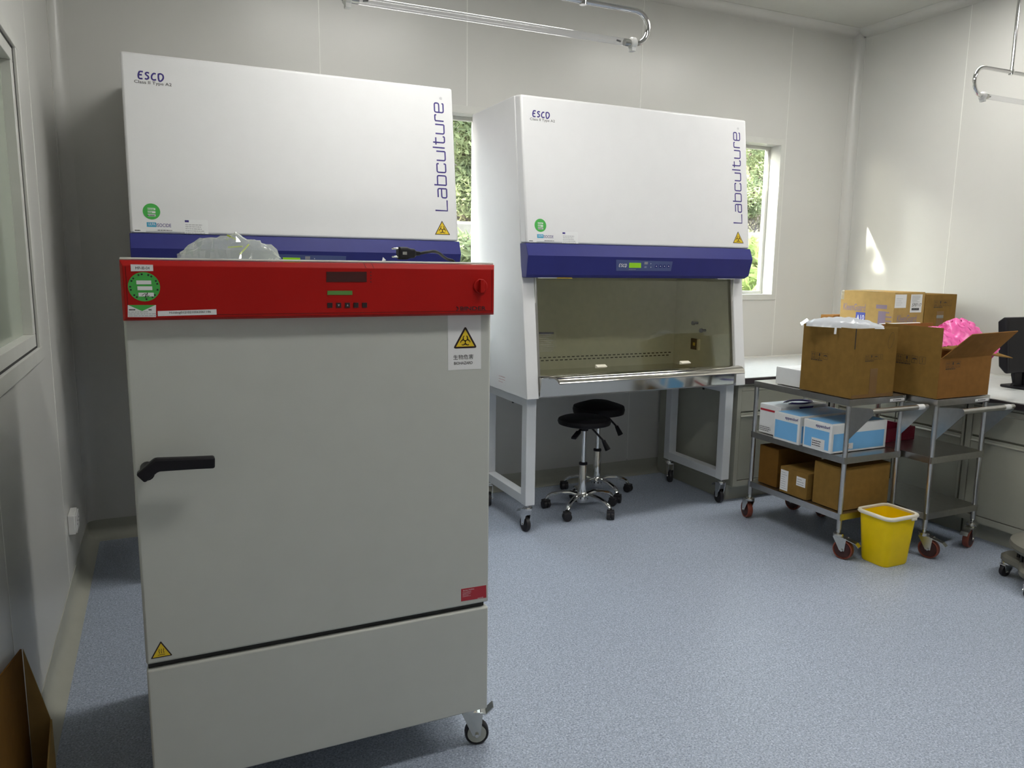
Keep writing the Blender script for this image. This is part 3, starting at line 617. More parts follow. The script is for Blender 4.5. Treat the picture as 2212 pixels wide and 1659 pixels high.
# printed matter on the hood
HN = Vector((0, -math.cos(math.atan(.1266)), math.sin(math.atan(.1266)))); HU = Vector((0, math.sin(math.atan(.1266)), math.cos(math.atan(.1266)))); HP = BO + Vector((0, .0365, 1.5595))
HH = lambda px, py: PP(px, py, HP, HN) - BO
O = HH(1150, 252); esco(hood, O, UX, HU, (HH(1188, 252) - O).x, (HH(1150, 238.5) - O).z, M['ink'], .21)
O = HH(1145, 261.0); text(hood, 'class_lettering', 'Class II Type A2', O, UX, HU, .142, .0165, M['inkb'], bold=.002)
q = MB(); O = HH(1602.5, 482); E_ = HH(1596, 282); word(q, 'Labculture', O, HU, -UX, (E_ - O).length * 1.0, .062, .0068); q.build('name_lettering', M['ink'], hood)
text(hood, 'registered_mark', '®', HH(1596, 280.5), HU, -UX, .013, .013, M['inkg'])
B0 = (HH(1582.5, 525) + HH(1607, 526)) / 2
tri(hood, 'warning_triangle', B0, UX, HU, .079, M['warnb'], .0005, .002); tri(hood, 'warning_field', B0 + HN * .0005 + HU * .0034, UX, HU, .067, M['yellow'], .0004); biohaz(hood, B0 + HN * .001 + HU * .0235, UX, HU, .0195, M['warnb'], .0004)
C = HH(1167.3, 486.8); disc(hood, 'round_label', C, UX, HU, .0335, M['green'])
for j, dz in enumerate((.008, -.005, -.018)):
    O = C + UX * -.015 + HU * (dz - .002) + HN * .0007; decal(hood, 'label_field', [O, O + UX * .030, O + UX * .030 + HU * .0085, O + HU * .0085], HN, M['paper'], .0003)
    rows(hood, 'label_print', O, UX, HU, .028, .008, 1, M['green'] if j < 2 else M['inkb'], .0006, .5, j)
O = HH(1160.5, 514); decal(hood, 'logo_block', [O, O + UX * .036, O + UX * .036 + HU * .0195, O + HU * .0195], HN, M['cyan'], .0004); text(hood, 'logo_print', 'ULPA', O + UX * .006 + HU * .006, UX, HU, .027, .011, M['inkw'], .0008)
text(hood, 'logo_lettering', 'ISOCIDE', HH(1174.5, 514), UX, HU, .056, .0145, M['ink'], bold=.006)
rows(hood, 'serial_print', HH(1176, 520.8), UX, HU, .085, .006, 1, M['inkb'], .0008, .4, 3)
O = HH(1142, 523); decal(hood, 'label', [O, O + UX * .045, O + UX * .045 + HU * .013, O + HU * .013], HN, M['paper'], .0004); rows(hood, 'label_print', O + UX * .003 + HU * .003, UX, HU, .036, .007, 1, M['inkb'], .0008, .6, 14)
O = HH(1215, 525.5); decal(hood, 'rating_plate', [O, O + UX * .094, O + UX * .094 + HU * .060, O + HU * .060], HN, M['boxw'], .0004); rows(hood, 'plate_print', O + UX * .003, UX, HU, .082, .043, 5, M['inkg'], .0008, .3, 5); b0 = O + HU * .048 + UX * .002; decal(hood, 'plate_logo', [b0, b0 + UX * .016, b0 + UX * .016 + HU * .009, b0 + HU * .009], HN, M['ink'], .0008)
# navy control console
q = MB(); prof = [(.0335, 1.5585), (.006, 1.497), (.0235, 1.400), (.034, 1.385), (.095, 1.385), (.105, 1.5585)]
e0 = [(-HW - .004 + (0.006 if i in (3, 4) else 0), y, z) for i, (y, z) in enumerate(prof)]; e1 = [(HW + .004 - (0.03 if i in (3,) else .008 if i in (2, 4) else 0), y, z) for i, (y, z) in enumerate(prof)]
q.loft([e0, e1]); con = q.build('control_console', M['blue'], bsc, .003, 2, ang=9)
CN = Vector((0, -math.cos(math.atan(-.1804)), math.sin(math.atan(-.1804)))); CU = Vector((0, -math.sin(math.atan(.1804)), math.cos(math.atan(.1804)))); CP = BO + Vector((0, .006, 1.497))
CC = lambda px, py: PP(px, py, CP, CN) - BO
pl = [CC(1331, 585), CC(1449, 585.5), CC(1453, 565), CC(1331, 561)]; decal(con, 'control_plate', pl, CN, M['plate'], .0008)
O = CC(1336.5, 576.5) + CN * .0006; esco(con, O, UX, CU, (CC(1353.5, 576.5) - CC(1336.5, 576.5)).x, .0175, M['inkw'], .2)
decal(con, 'display', [p + CN * .0009 for p in (CC(1358.5, 578.5), CC(1384.5, 578.5), CC(1384.5, 568), CC(1359, 567.5))], CN, M['lcd2'], .0008)
for (x, y) in ((1405.5, 569.5), (1405.5, 577)):
    C = CC(x, y) + CN * .0009; disc(con, 'arrow_button', C, UX, CU, .010, M['plate'], .001, 18); disc(con, 'arrow_mark', C + CN * .001, UX, CU, .0032, M['inkw'], .0003, 3)
for x in (1417.5, 1426.3, 1435, 1443.8):
    C = CC(x, 575) + CN * .0009; q = MB(); q.plate([C + UX * a + CU * b_ for a, b_ in rrect(-.0085, .0085, -.0085, .0085, .003)], CN, .001); q.build('button', M['blue'], con); disc(con, 'button_mark', C + CN * .001, UX, CU, .0032, M['inkw'], .0003, 8)
O = CC(1391.5, 571) + CN * .0009; decal(con, 'legend_patch', [O, O + UX * .022, O + UX * .022 + CU * .014, O + CU * .014], CN, M['inkg'], .0004); rows(con, 'plate_print', CC(1391.5, 578.5), UX, CU, .022, .011, 2, M['inkw'], .0016, .3, 8)
rows(con, 'plate_print', CC(1358, 583), UX, CU, .06, .006, 1, M['inkg'], .0016, .5, 9)
q = MB(); q.box(-.66, -.55, .030, .05, 1.382, 1.3855); q.build('sticker', M['paper'], con); q = MB(); q.box(-.55, -.46, .030, .05, 1.382, 1.3855); q.build('sticker', M['yellow'], con); q = MB(); q.box(.50, .63, .030, .05, 1.382, 1.3855); q.build('sticker', M['paper'], con)
# working chamber
IW = HW - .072
q = MB(); q.box(-IW, IW, .615, .625, .80, 1.43); ib = q.build('inner_back', M['steelin'], bsc)
q = MB(); nsl = 38
for r_ in range(2):
    for k in range(nsl):
        x = -IW + .02 + (k + (.5 if r_ else 0)) * (2 * IW - .05) / nsl; z = .868 + r_ * .018; q.box(x, x + .020, .6135, .6145, z, z + .006)
o = q.build('exhaust_slots', M['dark_gap'], ib); o['kind'] = 'stuff'
for s in (-1, 1):
    q = MB(); q.box(s * IW, s * (IW - .004), .07, .615, .79, 1.43); q.build('inner_side', M['steelin'], bsc)
q = MB(); q.box(-IW, IW, .05, .62, .795, .815); q.build('work_tray', M['steelp'], bsc)
q = MB(); q.box(IW - .012, IW - .004, .36, .43, .93, 1.0); k = q.build('inner_socket', M['black'], bsc, .002); q = MB(); q.box(IW - .014, IW - .011, .385, .405, .955, .975); q.build('socket_insert', M['yellow'], k); q = MB(); q.box(IW - .02, IW - .004, .345, .358, .93, 1.0); q.build('socket_cover', M['binW'], k)
for (y, z) in ((.30, 1.06), (.38, 1.10)):
    q = MB(); q.lathe([(.008, IW - .004), (.008, IW - .03), (.013, IW - .032), (.013, IW - .045)], (0, y, z), 'X', 12); q.build('petcock', M['black'], bsc)
q = MB(); z0, z1 = .872, 1.41; o_ = .014; q.prism([(fy(z0) + o_, z0), (fy(z0) + o_ + .006, z0), (fy(z1) + o_ + .006, z1), (fy(z1) + o_, z1)], 'X', -IW + .002, IW - .002); sash = q.build('sash', M['sash'], bsc)
SN = Vector((0, -math.cos(math.atan(SL)), math.sin(math.atan(SL)))); SU = Vector((0, math.sin(math.atan(SL)), math.cos(math.atan(SL)))); SP = BO + Vector((0, fy(.9) + o_ - .0005, .9))
for px, py in ((1296, 791), (1477, 783)):
    c = PP(px, py, SP, SN) - BO; q = MB(); q.prism([(c.y - .003, c.z - .01), (c.y - .026, c.z - .004), (c.y - .028, c.z + .001), (c.y - .004, c.z + .01), (c.y, c.z + .009), (c.y, c.z - .01)], 'X', c.x - .031, c.x + .031); q.build('sash_handle', M['binW'], sash, .002)
SS = lambda px, py: PP(px, py, SP, SN) - BO
decal(sash, 'label_header', rect_px(SS, 1164, 717.5, 1196.5, 721.5), SN, M['inkb'], .0004); O = SS(1166, 760); rows(sash, 'label_print', O, UX, SU, .09, .10, 9, M['inkg'], .0006, .12, 12)
q = MB(); za, zb = .79, 1.40
for s in (-1, 1):
    q = MB(); q.prism([(fy(za) + .004, za), (fy(za) + .03, za), (fy(zb) + .03, zb), (fy(zb) + .004, zb)], 'X', s * IW, s * (IW - .014)); q.build('sash_rail', M['steel'], bsc)
# stainless armrest and front apron
prof = [(.05, .858), (.03, .874), (-.01, .880), (-.045, .876), (-.066, .862), (-.074, .842), (-.070, .838), (-.058, .856), (-.04, .868), (-.01, .873), (.028, .867), (.046, .852)]
q = MB(); q.loft([[(-IW + (.003 if y > -.02 else .05 + (-.02 - y) * .6), y, z) for y, z in prof], [(IW - .003, y, z) for y, z in prof]]); q.build('armrest', M['steelp'], bsc)
q = MB(); q.prism([(-.012, .868), (.02, .868), (.03, .772), (-.002, .766)], 'X', -IW + .003, IW - .02); ap = q.build('front_apron', M['steelp'], bsc, .002)
q = MB(); q.box(IW - .03, IW - .003, -.002, .03, .772, .86); q.build('apron_end', M['steel'], bsc)
q = MB(); q.box(-HW + .073, HW - .073, .02, BD - .03, .757, .79); q.build('base_pan', M['steel'], bsc)
rows(bsc, 'handwriting', Vector((-HW - .0012, .36, .80)), Vector((0, -1, 0)), UZ, .085, .045, 3, M['redlab'], .0004, .12, 15)
# stand
st = MB(); LI = .665; lw = .058
stand = None
y0, y1 = .062, .655
q = MB(); q.box(-LI, LI, y1 - .05, y1 - .012, .705, .753); stand = q.build('stand', M['standw'], bsc, .003)
for s in (-1, 1):
    for y in (y0, y1 - lw):
        q = MB(); q.box(s * (LI + .032), s * (LI + .032 - lw), y, y + lw, .158, .753); q.build('leg', M['standw'], stand, .003)
    for z in (.158, .700):
        q = MB(); q.box(s * (LI + .031), s * (LI + .033 - lw), y0 + lw - .001, y1 - lw + .001, z + .002, z + .053); q.build('rail', M['standw'], stand, .002)
    q = MB(); q.box(s * LI - .004, s * LI + .004, .30, .312, .684, .703); q.build('rail_bolt', M['inkb'], stand)
    for y, a in ((y0 + lw / 2, 95 if s < 0 else 80), (y1 - lw / 2, 250)):
        caster(bsc, s * (LI + .032 - lw / 2), y, .158, .042, .024, 'rubblack', R(a), y < .3, .022, forkm='chrome')
bsc1 = copy_tree(bsc); bsc1.location = (.636, BY + .055, 0)
tag(bsc1, 'white biosafety cabinet half hidden behind the grey incubator', 'cabinet', 'biosafety cabinets along the back wall')

# ================================================================== STOOLS
def stool(loc, rot, label, ztop, seatr, dome, lever):
    t_ = thing('stool', label, 'stool', loc, 0, 'stools under the cabinet')
    q = MB(); th = .045 if dome < .01 else .062
    q.lathe([(seatr * .80, ztop - th), (seatr * .97, ztop - th + .008), (seatr, ztop - th * .5), (seatr * .97, ztop - .010), (seatr * .85, ztop - .002), (seatr * .4, ztop + dome), (.001, ztop + dome * 1.15)], (0, 0, 0), 'Z', 36); q.build('seat', M['blackseat'], t_)
    q = MB(); q.box(-.05, .05, -.05, .05, ztop - th - .012, ztop - th + .004); q.lathe([(.03, ztop - th - .012), (.024, ztop - th - .035)], (0, 0, 0), 'Z', 16); q.build('seat_mount', M['black'], t_)
    q = MB(); q.lathe([(.0145, .24), (.0145, ztop - th)], (0, 0, 0), 'Z', 18); q.build('piston', M['chrome'], t_)
    q = MB(); q.lathe([(.0235, .08), (.0235, .285), (.022, .288)], (0, 0, 0), 'Z', 20); q.build('gas_column', M['chrome'], t_)
    q = MB(); q.lathe([(.0255, .284), (.0255, .296), (.018, .300)], (0, 0, 0), 'Z', 20); q.build('collar', M['black'], t_)
    if lever == 'paddle':
        q = MB(); q.tube([(-.03, -.03, ztop - .055), (-.075, -.06, ztop - .075)], [.008, .008], 8); q.obox((-.095, -.073, ztop - .085), Vector((-.03, -.022, -.012)), Vector((-.009, .012, 0)), (0, 0, .006)); q.build('lever', M['black'], t_, .002)
    q = MB(); q.tube([(.03, -.02, ztop - .055), (.09, -.06, ztop - .13), (.105, -.07, ztop - .165)], [.006, .006, .012], 8); q.tube([(.095, -.063, ztop - .135), (.118, -.08, ztop - .19)], [.011, .017], 10); q.build('lever', M['black'], t_)
    hub = MB(); hub.lathe([(.030, .055), (.036, .075), (.034, .105), (.0245, .118)], (0, 0, 0), 'Z', 20); hb = hub.build('base_hub', M['chrome'], t_)
    for k in range(5):
        a = R(rot + 72 * k); c, s = math.cos(a), math.sin(a); P = lambda r_, z: Vector((c * r_, s * r_, z)); sd_ = Vector((-s, c, 0)); rings = []
        for r_, z, w_, h_ in ((.02, .095, .018, .016), (.07, .108, .016, .014), (.13, .104, .0145, .012), (.18, .090, .0135, .012), (.205, .074, .0135, .012), (.217, .058, .0125, .010)):
            rings.append([P(r_, z) + sd_ * (w_ * math.cos(t)) + Vector((c * .3, s * .3, 1)) * (h_ * math.sin(t)) for t in [2 * math.pi * j / 10 for j in range(10)]])
        q = MB(); q.loft(rings); q.build('base_arm', M['chrome'], t_)
        q = MB(); cc = P(.218, .026); ax = Vector((c * math.cos(.7) - s * math.sin(.7), s * math.cos(.7) + c * math.sin(.7), 0)); rings = []; ov = ax.cross(Vector((0, 0, 1)))
        for h_, r_ in ((-.0225, .018), (-.022, .025), (-.003, .026), (-.003, .016), (.003, .016), (.003, .026), (.022, .025), (.0225, .018)):
            rings.append([cc + ax * h_ + (ov * math.cos(2 * math.pi * j / 20) + Vector((0, 0, 1)) * math.sin(2 * math.pi * j / 20)) * r_ for j in range(20)])
        q.loft(rings); q.obox(cc + Vector((0, 0, .012)), ax * .021, ov * .020, (0, 0, .016)); q.build('caster', M['rubblack'], t_, .002)
stool((2.235, 3.80, 0), 145, 'black round stool with a thin flat seat, the nearer of the pair', .570, .158, .004, 'paddle')
stool((2.49, 4.06, 0), 276, 'black round stool with a thick domed seat, the farther of the pair', .585, .165, .022, '')

# ================================================================== BENCHES
def cabinet(name, label, loc, rz, width, depth, cols, end_panel=True):
    """base unit, front at local y=0 facing -Y, x from 0 to width"""
    t_ = thing(name, label, 'cabinet', loc, rz, 'bench cabinets')
    q = MB(); q.box(0, width, .02, depth, .10, .75); q.build('carcass', M['cab'], t_, .002)
    q = MB(); q.box(0, width, .06, depth, 0, .10); q.build('plinth', M['cab'], t_)
    q = MB(); q.box(0, width, 0, .021, .10, .135); q.box(0, width, 0, .021, .735, .75); q.box(0, .03, 0, .021, .135, .735); q.box(width - .012, width, 0, .021, .135, .735); q.build('face_frame', M['cab'], t_)
    x0 = .03; cw = (width - .042) / cols
    for k in range(cols):
        a, b_ = x0 + k * cw + .003, x0 + (k + 1) * cw - .003
        q = MB(); q.prism([(.003, .575), (.003, .700), (-.004, .706), (.003, .712), (.003, .731), (.018, .731), (.018, .575)], 'X', a, b_); q.build('drawer', M['cab'], t_, .0015)
        q = MB(); q.prism([(.003, .139), (.003, .535), (-.004, .543), (.003, .550), (.003, .563), (.018, .563), (.018, .139)], 'X', a, b_); q.build('door', M['cab'], t_, .0015)
    return t_
cabinet('bench_cabinet', 'grey bench cabinet beside the leg of the right biosafety cabinet', (3.18, 3.575, 0), 0, .76, .79, 1)
for i, (y, lab) in enumerate(((3.545, 'grey bench cabinet in the corner behind the far trolley'), (2.65, 'grey bench cabinet just right of the far trolley'), (1.755, 'grey bench cabinet at the right edge of the picture'))):
    cabinet('bench_cabinet', lab, (3.965, y, 0), R(-90), .885, .87, 2)
q = MB(); WT = .79
q.prism([(3.178, 3.545), (3.935, 3.545), (3.935, .85), (XR - .006, .85), (XR - .006, YB - .006), (3.178, YB - .006)], 'Z', WT - .004, WT)
wt = thing('worktop', 'pale laminate bench worktop with a dark front edge in the corner', 'worktop', (0, 0, 0)); q.build('surface', M['top'], wt)
q = MB(); q.prism([(3.176, 3.543), (3.933, 3.543), (3.933, .85), (XR - .008, .85), (XR - .008, YB - .008), (3.176, YB - .008)], 'Z', .7515, WT - .0035); q.build('edge_band', M['topedge'], wt, .002)
q = MB(); q.box(3.18, XR - .004, YB - .012, YB - .004, WT, WT + .006); q.box(XR - .012, XR - .004, .9, YB - .01, WT, WT + .006); struct(q.build('trim_6', M['seal']))

# ================================================================== TROLLEYS
TW, TD = .40, .665
tro = thing('trolley', 'stainless three shelf trolley with pipette boxes on its middle shelf', 'trolley', (3.255, 2.975, 0), 0, 'stainless trolleys')
hx, hy = TW / 2, TD / 2
for z in (.818, .524, .232):
    q = MB(); q.box(-hx, hx, -hy, hy, z - .004, z - .0025); t = .0015; h_ = .036
    for (x0, x1, ya, yb) in ((-hx, hx, -hy, -hy + t), (-hx, hx, hy - t, hy), (-hx, -hx + t, -hy, hy), (hx - t, hx, -hy, hy)): q.box(x0, x1, ya, yb, z - h_, z - .0025)
    q.build('shelf', M['steel'], tro, .001)
for sx in (-1, 1):
    for sy in (-1, 1):
        x, y = sx * (hx - .012), sy * (hy - .012); q = MB()
        q.tube([(x, y, .142), (x, y, .150), (x, y, .782)], [.008, .0125, .0125], 14); q.build('post', M['steel'], tro)
        a = {(-1, -1): 290, (1, -1): 195, (-1, 1): 75, (1, 1): 100}[(sx, sy)]
        caster(tro, x, y, .142, .05, .03, 'rubred', R(a), sy < 0, .03, hub='rubdark')
    x = sx * (hx - .014); q = MB()
    q.prism([(-hy + .012, .60), (-hy + .012, .775), (-hy - .10, .79), (-hy - .132, .79), (-hy - .135, .765)], 'X', x - .001, x + .001); q.build('handle_bracket', M['steel'], tro)
q = MB(); q.tube([(-hx + .008, -hy - .122, .778), (hx - .002, -hy - .122, .778)], .0135, 16); hd = q.build('handle', M['steel'], tro)
q = MB(); q.tube([(hx - .075, -hy - .122, .778), (hx - .03, -hy - .122, .778)], .0139, 16); q.build('handle_tag', M['paper'], hd)
q = MB(); q.box(hx - .115, hx - .01, -hy - .0008, -hy, .788, .802); q.build('shelf_label', M['paper'], tro)
rows(tro, 'label_print', Vector((hx - .095, -hy - .0009, .792)), UX, UZ, .06, .006, 1, M['inkb'], .0003, .7, 2)
tro2 = copy_tree(tro); tro2.location = (3.674, 2.812, 0); tag(tro2, 'stainless three shelf trolley carrying the open box of pink film', 'trolley', 'stainless trolleys')

# ================================================================== BOXES
def marks(parent, O, U, V, s, n_, m):
    """printed shipping marks: this side up, fragile glass, umbrella, stack limit"""
    O, U, V = Vector(O), Vector(U).normalized(), Vector(V).normalized(); N = U.cross(V)
    for k in range(n_):
        q = MB(); o = O + U * (k * s * 1.3); sq = [(0, 0), (1, 0), (1, 1), (0, 1), (0, 0)]; th = s * .06; strokes(q, [sq], th, o, U, V, s, s, .0006)
        if k == 0: strokes(q, [[(.3, .2), (.3, .8)], [(.7, .2), (.7, .8)], [(.15, .6), (.3, .82), (.45, .6)], [(.55, .6), (.7, .82), (.85, .6)], [(.2, .15), (.8, .15)]], th, o, U, V, s, s, .0006)
        if k == 1: strokes(q, [[(.5, .45), (.5, .9)]], s * .34, o, U, V, s, s, .0006); strokes(q, [[(.5, .1), (.5, .5)], [(.3, .12), (.7, .12)]], th, o, U, V, s, s, .0006)
        if k == 2: strokes(q, [[(.15, .52), (.35, .66), (.65, .66), (.85, .52)]], s * .2, o, U, V, s, s, .0006); strokes(q, [[(.5, .15), (.5, .6)]], th, o, U, V, s, s, .0006)
        if k == 3: strokes(q, [[(.35, .65), (.52, .82), (.52, .2)]], th * 1.4, o, U, V, s, s, .0006)
        q.build('shipping_mark', m, parent)
    rows(parent, 'shipping_print', O - V * s * .42, U, V, s * 1.25 * min(n_, 3), s * .32, 1, m, .0006, .6, 3)
M['inkk'] = mat('brown_black_ink', (0.05, 0.03, 0.015, 1), 0.7)
def carton(name, label, cat, loc, w_, d_, h_, m, rz=0, open_top=False, group='cartons', wall_t=.004, bev=.002, seam=True, tape=False):
    """box with its near left bottom corner at loc; x right, y away"""
    t_ = thing(name, label, cat, loc, rz, group)
    if open_top:
        t = wall_t
        for nm, a in (('side', (0, t, 0, d_)), ('side', (w_ - t, w_, 0, d_)), ('front', (t, w_ - t, 0, t)), ('back', (t, w_ - t, d_ - t, d_))):
            q = MB(); q.box(a[0], a[1], a[2], a[3], 0, h_); q.build(nm, m, t_, .001)
        q = MB(); q.box(t, w_ - t, t, d_ - t, 0, t); q.build('bottom', m, t_)
    else:
        q = MB(); q.box(0, w_, 0, d_, 0, h_ - .003); q.build('body', m, t_, bev)
        for k in (0, 1):
            q = MB(); q.box(.001, w_ - .001, .001 + k * d_ / 2, (k + 1) * d_ / 2 - .001, h_ - .0032, h_); q.build('flap', m, t_, .001)
    if tape:
        q = MB(); q.box(w_ * .40, w_ * .58, -.0006, 0, 0, h_ * .42); q.build('tape', M['tape'], t_)
        q = MB(); q.box(0, w_ - .0, -.0005, .0, .0, h_ * .05); q.build('tape', M['tape'], t_)
    return t_
# open carton with the white bag, on the near trolley
P = PZ(1840, 862, .819); c1 = carton('cardboard_box', 'brown cardboard box with a white plastic bag on top, on the near trolley', 'box', (3.062, 2.642, .819), .292, .335, .345, M['card'], 0, True, tape=True)
marks(c1, (.075, 0, .190), UX, UZ, .024, 4, M['inkk']); marks(c1, (0, .27, .175), Vector((0, -1, 0)), UZ, .03, 3, M['inkk'])
q = MB(); q.box(-.0007, .0006, -.0007, .004, .245, .345); q.build('corner_tear', M['dark_gap'], c1)
q = MB(); strokes(q, [[(math.cos(R(a)) * .6 + .25 * math.sin(R(a)), math.sin(R(a))) for a in range(0, 361, 20)]], .0014, (.245, 0, .282), UX, UZ, .03, .04); q.build('pen_mark', M['inkk'], c1)
def bag(name, label, cat, loc, L, Dp, sil, m, seed, rz=0, rough=.012, nx=38, ny=16, parent=None, yprof=lambda v: (1 - v * v) ** .6, skew=0.0, flat=False, sm=24):
    """crumpled film: sil is a list of (0..1 along, height)"""
    rnd = random.Random(seed); o = MB(); V_ = []; Fc = []
    folds = [(rnd.uniform(0, 6.28), rnd.uniform(18, 60) / L * .1, rnd.uniform(0, 6.28), rnd.uniform(.4, 1)) for _ in range(9)]
    def hgt(u):
        for (a, ha), (b_, hb) in zip(sil, sil[1:]):
            if a <= u <= b_: return ha + (hb - ha) * (u - a) / (b_ - a)
        return sil[-1][1]
    for i in range(nx + 1):
        for j in range(ny + 1):
            u = i / nx; v = -1 + 2 * j / ny; x = (u - .5) * L; y = v * Dp / 2 * (.45 + .55 * math.sin(math.pi * min(1, max(0, u * .9 + .05)))); h = hgt(u) * yprof(v)
            cr = sum(w_ * abs(math.sin((x * math.cos(a) + y * math.sin(a)) * fr * 6.28 + ph)) for a, fr, ph, w_ in folds) / 5 - .5
            z = max(0.0008, h + cr * rough * min(1, h / (.6 * rough + 1e-6)))
            V_.append((x + rnd.gauss(0, rough * .12), y + skew * h, z))
    for i in range(nx):
        for j in range(ny): a = i * (ny + 1) + j; Fc.append((a, a + ny + 1, a + ny + 2, a + 1))
    o.add(V_, Fc)
    if parent is None:
        t_ = thing(name, label, cat, loc, rz); o.build('film', m, t_, ang=4 if flat else sm); return t_
    return o.build(name, m, parent, ang=24, loc=loc)
wbg = bag('plastic_bag', 'crumpled whitish plastic bag spilling over the open cardboard box', 'bag', (3.145, 2.79, 1.160), .36, .20, [(0, .012), (.1, .03), (.3, .042), (.55, .045), (.8, .03), (1, .006)], M['filmw'], 21, R(-48), .016)
q = MB(); q.plate([(-.17, -.05, .028), (-.20, -.07, .002), (-.21, -.02, .012), (-.18, .0, .034)], (0, 0, 1), .002); q.build('shiny_tail', M['chrome'], wbg)
q = MB(); q.plate([(-.045, -.1, .004), (-.035, -.105, .004), (-.036, -.107, -.030), (-.046, -.103, -.030)], Vector((.3, -1, 0)).normalized(), .001); q.build('strap', M['paper'], wbg)
# open carton with pink film, on the far trolley
c2 = carton('cardboard_box', 'open cardboard box with raised flaps, holding pink film', 'box', (3.468, 2.484, .819), .392, .33, .205, M['cardo'], 0, True)
q = MB(); q.box(.0, .004, .0, .33, .206, .352); q.build('left_flap', M['card'], c2)
q = MB(); q.plate([(.012, .002, .206), (.382, .002, .206), (.455, -.075, .335), (.07, -.10, .330)], Vector((0, -.8, -.5)).normalized(), .004); q.build('front_flap', M['cardo'], c2)
q = MB(); q.plate([(.39, .002, .206), (.39, .30, .206), (.53, .22, .235), (.53, -.02, .185)], Vector((0, 0, 1)), .004); q.build('right_flap', M['card'], c2)
q = MB(); q.plate([(.004, .328, .206), (.388, .328, .206), (.40, .35, .345), (.0, .35, .345)], Vector((0, 1, 0)), .004); q.build('back_flap', M['cardo'], c2)
q = MB(); q.box(-.0006, 0, 0, .33, 0, .206); q.build('left_print_face', M['card'], c2)
marks(c2, (-.0008, .245, .165), Vector((0, -1, 0)), UZ, .034, 4, M['inkk']); marks(c2, (.045, 0, .155), UX, UZ, .029, 3, M['inkk'])
pk = bag('pink_film_bag', 'crumpled bright pink plastic film rising out of the open box', 'bag', (3.70, 2.645, 1.0), .40, .25, [(0, .045), (.15, .10), (.3, .150), (.45, .125), (.62, .185), (.82, .185), (1, .15)], M['pink'], 33, R(-8), .05, 46, 24, yprof=lambda v: (1 - v * v * .55), sm=50)
q = MB(); q.plate([(.17, -.05, .11), (.26, -.08, .12), (.27, -.10, .05), (.22, -.10, .0), (.18, -.08, .03)], Vector((0, -1, 0)), .003); q.build('loose_corner', M['pink'], pk)
q = MB(); q.box(0, .30, 0, .02, 0, .345); o = q.build('white_board', M['boxw'], None, .002, loc=(3.50, 2.86, .819)); tag(o, 'white board upright behind the open box of pink film', 'board')
# white carton
P0 = carton('white_box', 'plain white carton on the near trolley behind the cardboard box', 'box', (3.085, 2.99, .819), .26, .185, .093, M['boxw'])
# middle shelf
def ebox(label, loc, w_, d_, h_, front_label):
    t_ = carton('pipette_box', label, 'box', loc, w_, d_, h_, M['boxw'], 0, group='pipette boxes')
    q = MB(); q.box(-.0008, 0, .014, d_ - .010, .012, h_ * .72); q.build('blue_field', M['boxb'], t_)
    q = MB(); q.box(.016, w_ - .018, -.0008, 0, .010, h_ * .66); q.build('blue_field', M['boxb'], t_)
    q = MB(); q.box(.012, w_ - .012, .012, d_ - .012, h_, h_ + .0006); q.build('blue_lid_field', M['boxb'], t_)
    text(t_, 'maker_lettering', 'eppendorf', (-.0006, d_ * .56, h_ * .785), (0, -1, 0), (0, 0, 1), d_ * .50, h_ * .135, M['ink'], .0004, bold=.014)
    if front_label:
        q = MB(); q.box(-.0016, -.0008, .04, .125, .012, .062); q.build('label', M['paper'], t_); rows(t_, 'label_print', (-.0017, .12, .02), (0, -1, 0), (0, 0, 1), .07, .034, 3, M['inkb'], .0003, .4, 5)
        q = MB(); q.box(.095, .155, -.0014, -.0008, .014, .045); q.build('label', M['paper'], t_); rows(t_, 'label_print', (.1, -.0015, .016), UX, UZ, .05, .026, 3, M['redlab'], .0003, .2, 7)
    return t_
ebox('white and sky blue carton with lettering, nearest the post of the trolley', (3.040, 2.722, .525), .395, .185, .150, True)
ebox('white and sky blue carton with lettering, second from the post', (3.030, 2.925, .525), .395, .185, .152, False)
t_ = carton('white_box', 'white carton with a red stripe at the far end of the trolley shelf', 'box', (3.083, 3.118, .525), .35, .160, .166, M['boxw'])
q = MB(); q.box(-.0008, 0, .02, .155, .128, .139); q.build('red_stripe', M['redlab'], t_); rows(t_, 'label_print', (-.0008, .155, .012), (0, -1, 0), UZ, .11, .03, 3, M['inkb'], .0004, .3, 9)
q = MB(); q.box(.02, .34, -.0008, 0, .128, .137); q.build('red_stripe', M['redlab'], t_)
q = MB()
for k in range(3): q.tube([(.20 + .085 * math.cos(R(a)) + .01 * k, .085 + .05 * math.sin(R(a)), .1685 + .002 * k) for a in range(-160, 170, 15)], .0022, 6)
q.build('print_swirl', M['ink'], t_)
q = MB(); q.plate([(.13, -.0009, .16), (.24, -.0009, .16), (.22, -.0009, .125), (.16, -.0009, .120)], NY, .0008); q.build('print_bowl', M['ink'], t_)
# bottom shelf
carton('cardboard_box', 'tall dark cardboard box at the far end of the bottom shelf', 'box', (3.085, 3.115, .233), .33, .145, .22, M['cardd'])
t_ = carton('cardboard_box', 'small cardboard box with two white labels on the bottom shelf', 'box', (3.062, 2.875, .233), .30, .195, .143, M['card'])
q = MB(); q.box(-.0008, 0, .135, .19, .012, .125); q.build('label', M['paper'], t_); rows(t_, 'label_print', (-.0008, .185, .02), (0, -1, 0), UZ, .045, .1, 8, M['inkg'], .0004, .2, 3)
q = MB(); q.box(-.0008, 0, .012, .075, .065, .115); q.build('label', M['paper'], t_); rows(t_, 'label_print', (-.0008, .07, .07), (0, -1, 0), UZ, .05, .04, 3, M['inkg'], .0004, .3, 4)
carton('cardboard_box', 'large plain cardboard box on the bottom shelf behind the yellow bin', 'box', (3.080, 2.672, .233), .345, .18, .225, M['card'])
